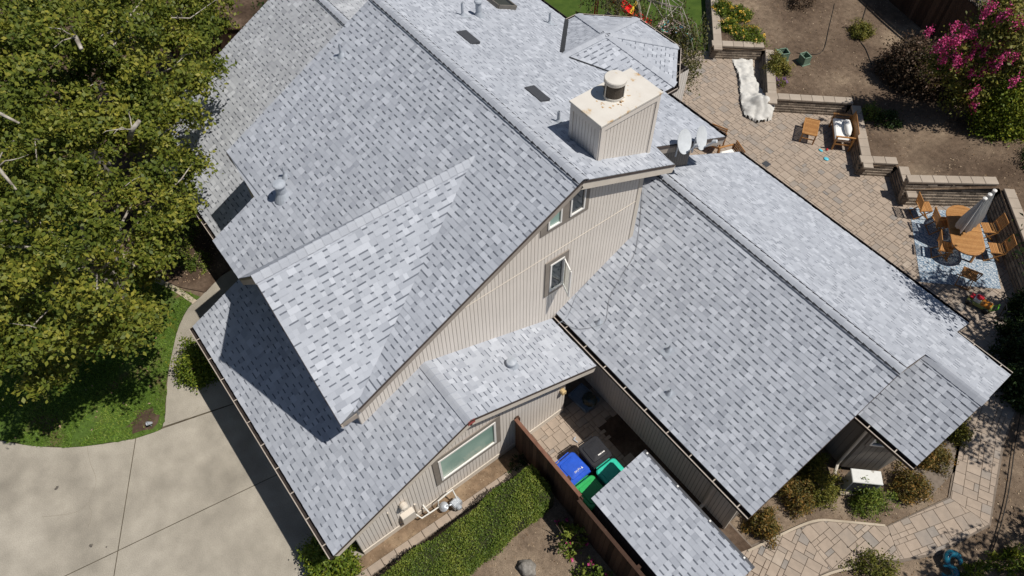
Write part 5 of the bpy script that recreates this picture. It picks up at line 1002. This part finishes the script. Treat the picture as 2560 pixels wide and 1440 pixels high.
# trees beyond the right edge
tree('shade_tree', 'dark airy tree at the right edge casting dappled shade on roof and rug', (9.6, 11.2, .0), (9.2, 11.0, 3.0), [(6.85, 9.5, 6.0, .7), (7.5, 10.2, 6.6, .9), (7.0, 8.7, 5.6, .6), (7.6, 12.4, 5.6, .8), (8.2, 13.2, 5.9, .8), (8.3, 11.5, 6.6, 1.0), (9.2, 10.6, 6.6, 1.1), (10.8, 9.7, 5.6, .8), (11.2, 8.8, 5.6, .7), (10.4, 11.4, 6.2, 1.0), (8.8, 9.3, 5.8, .7), (11.6, 10.2, 5.2, .9), (9.3, 12.8, 5.2, .9), (6.6, 10.4, 6.2, .7), (7.2, 11.4, 6.0, .75), (8.0, 12.3, 6.4, .8), (6.7, 9.0, 5.2, .55), (10.9, 10.6, 5.8, .9)], L_DARK, .14, 75, 3, bark=M_BARKD, tr=.16, clumps=9, cr=.28)
tree('shade_tree', 'dark leafy tree beyond the path in the bottom right corner', (13.2, 6.2, 0), (13.0, 6.1, 2.5), [(12.9, 5.8, 5.0, .8), (13.7, 7.2, 5.0, .9), (12.6, 4.8, 4.6, .8), (13.4, 5.2, 4.4, 1.0), (13.6, 8.2, 5.2, .8), (13.8, 6.3, 5.6, 1.1), (12.9, 4.2, 4.2, .8)], L_DARK, .14, 80, 4, bark=M_BARKD, tr=.14, clumps=10)
# weeping birch behind the pavilion
rng = np.random.default_rng(7); t = thing('weeping_birch', 'thin weeping birch with hanging strands behind the pavilion roof', 'tree', (-9.6, 10.3, 0)); b = MB(); b.tube([(0, 0, -.1), (.1, .1, 2), (.3, -.1, 4), (.5, -.2, 5.6)], [.13, .11, .08, .03], 8); b.build('trunk', M_BARK, t, True)
lb = MB(); LP = []; tips = [(-8.5, 8.4, 4.6), (-8.2, 8.5, 4.4), (-6.7, 8.6, 4.2), (-5.9, 9.2, 4.0), (-5.2, 9.4, 3.9), (-4.8, 9.0, 3.6), (-7.0, 9.6, 4.2), (-9.6, 8.9, 4.6), (-6.4, 8.7, 3.6), (-8.4, 11.0, 4.0), (-9.3, 9.4, 5.0), (-5.5, 8.8, 3.4), (-8.6, 9.2, 4.8), (-9.4, 9.9, 5.2)]+[(-5.7, 9.5, 4.3), (-5.4, 9.7, 4.2), (-5.1, 9.5, 4.0), (-4.85, 9.3, 3.8), (-5.3, 9.3, 4.1), (-5.0, 9.7, 3.9), (-5.55, 9.25, 4.2)]
for tip in tips:
    e = np.array(tip)-np.array([-9.6, 10.3, 0]); s = np.array([.3, -.1, 4.0]); path = limb_path(s, e, rng, .12, 8); lb.tube(path, [.03, .028, .025, .022, .018, .014, .01, .007], 5)
    for q_ in range(13):
        a = np.array(path[rng.integers(3, 8) if tip[0] < -5.8 else rng.integers(6, 8)])+rng.normal(size=3)*np.array([.28, .28, .1]); L = rng.uniform(.7, 2.0); st = [tuple(a+np.array([rng.normal()*.05*k, rng.normal()*.05*k, -L*k/4])) for k in range(5)]; lb.tube(st, .004, 3, cap=False)
        for p0, p1 in zip(st[:-1], st[1:]):
            m = 9; LP.append(np.array(p0)+(np.array(p1)-np.array(p0))*rng.uniform(0, 1, (m, 1))+rng.normal(size=(m, 3))*.045)
lb.build('limbs', M_BARK, t, True); LP = np.concatenate(LP); link('crown', fastmesh('crown', leaf_verts(LP, .085, rng, .1, .55), 4, np.clip(rng.normal(.5, .22, len(LP)), 0, 1), L_BIRCH), t)
# crape myrtle
rng = np.random.default_rng(8); t = tree('crape_myrtle', 'crape myrtle with bright pink flower heads in the top right corner', (1.15, 17.5, yard_z(1.15, 17.5)), (1.1, 17.6, 1.3), [(x, y, z, r*1.25) for x, y, z, r in MYB], L_OLIVE, .115, 115, 9, bark=M_BARKD, tr=.06, clumps=20, cr=.2, limb_r=.014, up=.7)
FP = []; o = np.array([1.15, 17.5, yard_z(1.15, 17.5)])
for f in MYF+[(x+rng.normal()*.3, y+rng.normal()*.3, z+rng.normal()*.2) for x, y, z in MYF[::2]]:
    m = 100; u = rng.normal(size=(m, 3))*np.array([.06, .06, .11]); FP.append(np.array(f)-o+u)
FP = np.concatenate(FP); link('flowers', fastmesh('flowers', leaf_verts(FP, .06, rng, .2, .9), 4, rng.uniform(0, 1, len(FP)), L_PINK), t, kind='stuff')
# shrubs
def shrub(label, x, y, z, rx, ry, h, leaf, size=.05, n=1500, seed=1, name='shrub', upright=False, flowers=None, core=True, shade=(.5, .22), aspect=.55):
    rng = np.random.default_rng(seed); t = thing(name, label, 'shrub', (x, y, z))
    k = 9; b = MB()
    for q_ in range(k): a = rng.uniform(0, 6.28); r = rng.uniform(.3, .9); b.tube(limb_path((0, 0, 0), (rx*r*math.cos(a), ry*r*math.sin(a), h*rng.uniform(.6, .95)), rng, .08, 5), [.016, .014, .011, .008, .004], 5)
    b.build('stems', M_BARKD, t)
    m = max(8, n//22); u = rng.normal(size=(m, 3)); u /= np.linalg.norm(u, axis=1)[:, None]; u[:, 2] = np.abs(u[:, 2])*1.1-.12; rad = rng.uniform(.45, 1, m)**.5; lob = 1+.22*np.sin(np.arctan2(u[:, 1], u[:, 0])*3+seed)+.15*np.sin(np.arctan2(u[:, 1], u[:, 0])*5+seed*2.3); c = u*rad[:, None]*np.array([rx, ry, h])*(rng.uniform(.72, 1.15, m)*(lob if rx < .9 else 1))[:, None]; c[:, 2] = np.maximum(c[:, 2], .03)
    P = np.repeat(c, 22, 0)+rng.normal(size=(m*22, 3))*np.array([rx, ry, h*.8])*.13; P[:, 2] = np.maximum(P[:, 2], .01)
    sh = np.clip(np.repeat(rng.normal(shade[0], .16, m), 22)+rng.normal(0, shade[1]*.7, m*22), 0, 1)
    link('foliage', fastmesh('foliage', leaf_verts(P, size, rng, .3, aspect, outward=np.repeat(u, 22, 0)), 4, sh, leaf), t)
    if flowers:
        lm, fs, cnt = flowers; q_ = u[rng.integers(0, m, cnt)]; q_[:, 2] = np.abs(q_[:, 2]); C_ = q_*np.array([rx, ry, h])*1.02; F = np.repeat(C_, 7, 0)+rng.normal(size=(cnt*7, 3))*fs*.5; F[:, 2] = np.maximum(F[:, 2], .05); link('flowers', fastmesh('flowers', leaf_verts(F, fs, rng, .6, .9), 4, rng.uniform(0, 1, cnt*7), lm), t, kind='stuff')
    return t
shrub('large round clipped lime green shrub right of the crape myrtle', 2.35, 18.2, yard_z(2.35, 18.2), 1.05, 1.05, 2.0, L_LIME, .10, 16000, 21, shade=(.6, .2)); shrub('wide dark purple-leaved shrub left of the crape myrtle', -1.3, 18.0, yard_z(-1.3, 18), 1.2, .85, 1.6, L_PURP, .11, 16000, 22)
shrub('dark reddish shrub between the purple shrub and the crape myrtle', .0, 18.6, yard_z(0, 18.6), .9, .7, 1.5, L_PURP, .11, 8000, 23); shrub('small round olive shrub alone on the bare yard near the fence', -4.15, 18.9, yard_z(-4.15, 18.9), .42, .42, .5, L_OLIVE, .06, 4000, 24)
shrub('rounded olive shrub at the wall corner beside the green boxes', -4.85, 14.75, yard_z(-4.85, 14.75), .5, .45, .55, L_OLIVE, .06, 4500, 25, shade=(.6, .2)); shrub('small shaded green shrub behind the loveseat at the wall corner', -1.0, 15.4, yard_z(-1, 15.4), .42, .38, .5, L_HEDGE, .05, 1600, 26); shrub('dark spiky shrub in shade behind the loveseat', -.35, 15.6, yard_z(-.35, 15.6), .5, .4, .45, L_DARK, .07, 1500, 27)
for k, (x, y, r, lab) in enumerate(((-8.75, 15.9, .42, 'flowering clump in the raised bed, farthest from the patio'), (-8.05, 16.1, .5, 'green flowering clump in the raised bed, farther from the patio wall'), (-7.85, 15.25, .4, 'small flowering clump beside the cap stones of the raised bed'), (-6.85, 15.45, .62, 'largest yellow-flowered clump in the raised bed'))): shrub(lab, x, y, yard_z(x, y), r, r, .38, L_LIME, .06, 3200, 30+k, name='flower_clump', flowers=(L_YEL, .055, 26), shade=(.4, .2))
shrub('tiny purple-flowered plant by the dust sheet on the yard edge', -4.15, 14.2, yard_z(-4.1, 14.3), .26, .22, .3, L_OLIVE, .04, 500, 36, flowers=(leafmat('lilac_petal', (.30, .12, .42), (.4, .2, .55), (.55, .35, .7)), .06, 6)); shrub('dark shrub in the shadow at the top edge of the yard', -7.0, 18.6, yard_z(-7, 18.6), .6, .5, .6, L_PURP, .06, 1500, 37); shrub('dark low bush at the right end of the raised yard', 4.2, 17.3, yard_z(4.2, 17.3), .7, .6, .6, L_DARK, .07, 1800, 38)
for k, (x, y, rx, h, lf, lab) in enumerate(((6.75, .95, .42, .55, L_RUST, 'rusty shrub below the wing roof corner, nearest the shed'), (6.75, 2.2, .5, .6, L_RUST, 'yellowish rusty shrub beside the path under the wing rake'), (7.0, 2.95, .5, .62, L_OLIVE, 'olive shrub left of the air conditioner'), (7.95, 3.62, .5, .62, L_HEDGE, 'green shrub in front of the air conditioner'), (8.4, 4.75, .48, .6, L_RUST, 'bright orange-tipped shrub right of the air conditioner'), (8.25, 5.95, .48, .62, L_RUST, 'orange-green shrub below the tip of the bay roof'), (8.2, 7.1, .4, .55, L_OLIVE, 'small olive shrub beyond the bay roof by the shaded path'), (6.5, 3.2, .38, .5, L_OLIVE, 'shaded shrub against the wing end wall'))): shrub(lab, x, y, 0, rx, rx*.95, h, lf, .075, 3600, 40+k, shade=(.55, .25), aspect=.35)
shrub('grey-green sage shrub at the bottom edge beside the path', 9.3, 2.25, 0, .75, .55, .5, L_OLIVE, .06, 3000, 52, shade=(.4, .2)); shrub('bright green narrow-leaved plant in the bottom right corner', 11.25, 5.1, 0, .5, .5, .6, L_LIME, .14, 900, 53, aspect=.22); shrub('bright narrow-leaved plant right of the teal ornament', 10.75, 4.05, 0, .4, .4, .5, L_LIME, .13, 700, 54, aspect=.22)
shrub('dark oleander with a pink bloom at the right edge near the bottom', 11.4, 6.3, 0, .6, .5, .9, L_DARK, .13, 900, 55, aspect=.25, flowers=(L_PINK, .08, 5)); shrub('small leafy sapling tip at the bottom corner of the shed', 7.75, -.55, 0, .28, .25, .9, L_LIME, .12, 260, 56, aspect=.4)
shrub('dark bush at the right edge beside the scooter', 8.05, 10.95, 0, .85, .75, 1.2, L_DARK, .11, 6500, 57, shade=(.4, .25)); shrub('dark bush at the right edge below the scooter', 8.75, 9.75, 0, .85, .7, 1.3, L_DARK, .11, 6500, 58, shade=(.45, .25)); shrub('dark bush at the right edge behind the high block wall', 7.35, 12.4, 0, .6, .6, 1.5, L_DARK, .11, 5000, 59)
shrub('sprawling rose bush with a few pink blooms beside the dark fence', 3.98, -3.2, 0, .5, .45, .8, L_HEDGE, .095, 520, 60, flowers=(L_PINK, .07, 5), shade=(.6, .25), aspect=.6); shrub('dark rose bush in shade of the fence at the bottom edge', 5.1, -3.4, 0, .5, .4, .7, L_HEDGE, .09, 500, 61, flowers=(L_PINK, .07, 5))
shrub('round yellow-green box shrub at the left end of the garage eave', -6.35, -8.5, 0, .66, .58, 1.0, L_LIME, .07, 8000, 62, shade=(.42, .25)); shrub('bright green bush under the front corner of the garage roof', .75, -8.15, 0, .8, .6, 1.1, L_LIME, .08, 8000, 63, shade=(.45, .25))
for k, (x, y, r) in enumerate(((-10.8, -7.3, .5), (-10.1, -7.0, .42), (-11.6, -6.7, .5))): shrub(('low olive groundcover shrub in the bed, nearest the curb', 'low green groundcover shrub in the bed, closest to the entry wall', 'low green groundcover shrub deepest in the tree shade')[k], x, y, 0, r, r, .35, L_HEDGE, .05, 1400, 70+k)
shrub('low dark plant where the kerb meets the fence', 1.55, -2.95, 0, .25, .3, .35, L_DARK, .05, 500, 74)
shrub('added tall dark shrub filling the deep shade behind the entry roof', -17.0, -1.2, 0, 1.2, 1.1, 2.0, L_DARK, .12, 3500, 75); shrub('added tall dark shrub deepening the shade left of the entry roof', -18.3, .8, 0, 1.3, 1.2, 2.2, L_DARK, .12, 3500, 76)  # both shrubs added as dark filler over ground in deep shade
# clipped hedge
hd = thing('hedge', 'clipped green box hedge running between the block kerb and bare soil', 'hedge', (2.62, -6.0, 0)); b = MB(); hx, hy0, hy1, hh = .46, -3.6, 3.05, .82
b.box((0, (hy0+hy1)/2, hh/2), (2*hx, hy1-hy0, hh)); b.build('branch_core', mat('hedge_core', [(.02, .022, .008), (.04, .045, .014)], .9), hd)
rng = np.random.default_rng(80); n = 52000; fpos = rng.uniform(0, 1, n); Y = rng.uniform(hy0, hy1+.06, n); wob = .05*np.sin(Y*2.1)+.03*np.sin(Y*5.3+1)
top = fpos < .55; X = rng.uniform(-hx-.06, hx+.06, n); Z = np.where(top, hh+.03+rng.normal(0, .035, n)+.03*np.sin(X*6+Y*3), rng.uniform(.05, hh+.05, n)); side = np.where(rng.uniform(size=n) < .5, -1, 1); X = np.where(top, X, side*(hx+.03+rng.normal(0, .03, n)))+wob
end = rng.uniform(size=n) < .1; Y = np.where(end, hy1+.04+rng.normal(0, .03, n), Y); X = np.where(end, rng.uniform(-hx, hx, n), X); Z = np.where(end, rng.uniform(.05, hh, n), Z)
Y = Y-np.where((X > .2) & (Y > hy1-.4), (X-.2)*.9, 0)
P = np.stack([X, Y, Z], 1); ow = np.where(top[:, None], np.array([[0, 0, 1.]]), np.stack([side, 0*side, 0*side], 1)); patch = .5+.16*np.sin(Y*3+X*4)+.1*np.sin(Y*11)
link('foliage', fastmesh('foliage', leaf_verts(P, .046, rng, .3, .55, outward=ow), 4, np.clip(patch+rng.normal(0, .2, n), 0, 1), L_HEDGE), hd)
# ---- grass and litter
rng = np.random.default_rng(90); pts = []
while len(pts) < 60000:
    X = rng.uniform(-14, -5.2, 20000); Y = rng.uniform(-14.2, -7.6, 20000)
    for x, y in zip(X, Y):
        bare = math.sin(x*2.3+1)*math.sin(y*1.9+2)+.35*math.sin(x*7+y*5)+(1.25*math.exp(-((x+5.8)**2+(y+10.45)**2)/.22))
        if bare > .72 and rng.uniform() < .85: continue
        if inside(LAWN, x, y): pts.append((x, y, .012))
P = np.array(pts[:60000]); n = len(P); a = rng.uniform(0, 6.283, n); h = rng.uniform(.03, .075, n); lean = rng.normal(size=(n, 2))*.035; w = rng.uniform(.008, .016, n)
D = np.stack([np.cos(a), np.sin(a), 0*a], 1)*w[:, None]; tip = P+np.stack([lean[:, 0], lean[:, 1], h], 1); V = np.stack([P-D, P+D, tip], 1)
gs = np.clip(.5+.2*np.sin(P[:, 0]*1.7)*np.sin(P[:, 1]*2.1)+rng.normal(0, .2, n), 0, 1); link('grass', fastmesh('grass', V, 3, gs, L_GRASS), kind='stuff', label='short green lawn grass beside the concrete driveway', category='grass')
sheet('bare_patch', [(-5.5, -10.2), (-5.42, -10.4), (-5.55, -10.62), (-5.62, -10.88), (-5.8, -10.8), (-5.92, -10.95), (-6.02, -10.6), (-6.25, -10.5), (-6.08, -10.3), (-6.1, -10.1), (-5.85, -10.16), (-5.7, -10.05)], .017, M_MULCH, th=.01, kind='structure')
def litter(name, region, n, zf, size, seed, label):
    rng = np.random.default_rng(seed); x0, x1, y0, y1 = region[0]; X = rng.uniform(x0, x1, n); Y = rng.uniform(y0, y1, n); k = np.array([region[1](x, y) for x, y in zip(X, Y)]); X, Y = X[k], Y[k]; P = np.stack([X, Y, np.array([zf(x, y) for x, y in zip(X, Y)])+.008], 1)
    link(name, fastmesh(name, leaf_verts(P, size, rng, 1.6, .6, .6), 4, rng.uniform(0, 1, len(P)), L_LITTER), kind='stuff', label=label, category='litter')
litter('leaf_litter', ((-9, 8, 14, 22), lambda x, y: inside(off, x, y)), 7000, yard_z, .045, 1, 'dry leaf litter scattered over the raised yard')
litter('leaf_litter', ((1.9, 8, -9, -2.8), lambda x, y: True), 3500, lambda x, y: -.012, .035, 2, 'dry litter on the bare soil below the hedge'); litter('leaf_litter', ((6.3, 12, .3, 9.5), lambda x, y: not any(inside(s[0], x, y) for s in SEG)), 4500, lambda x, y: -.05, .045, 3, 'dry brown litter on soil around the curved path')
litter('leaf_litter', ((1.1, 1.6, -9, -2.7), lambda x, y: True), 700, lambda x, y: -.005, .03, 4, 'bits of litter on the brown soil strip along the garage'); litter('leaf_litter', ((-12.5, -9, -8.5, -5.6), lambda x, y: x < -9.5), 1200, lambda x, y: 0, .05, 5, 'fallen leaves on the shaded planting bed'); litter('leaf_litter', ((-13, -5.4, -14, -8), lambda x, y: inside(LAWN, x, y)), 160, lambda x, y: .05, .07, 6, 'scattered dry leaves lying on the front lawn')
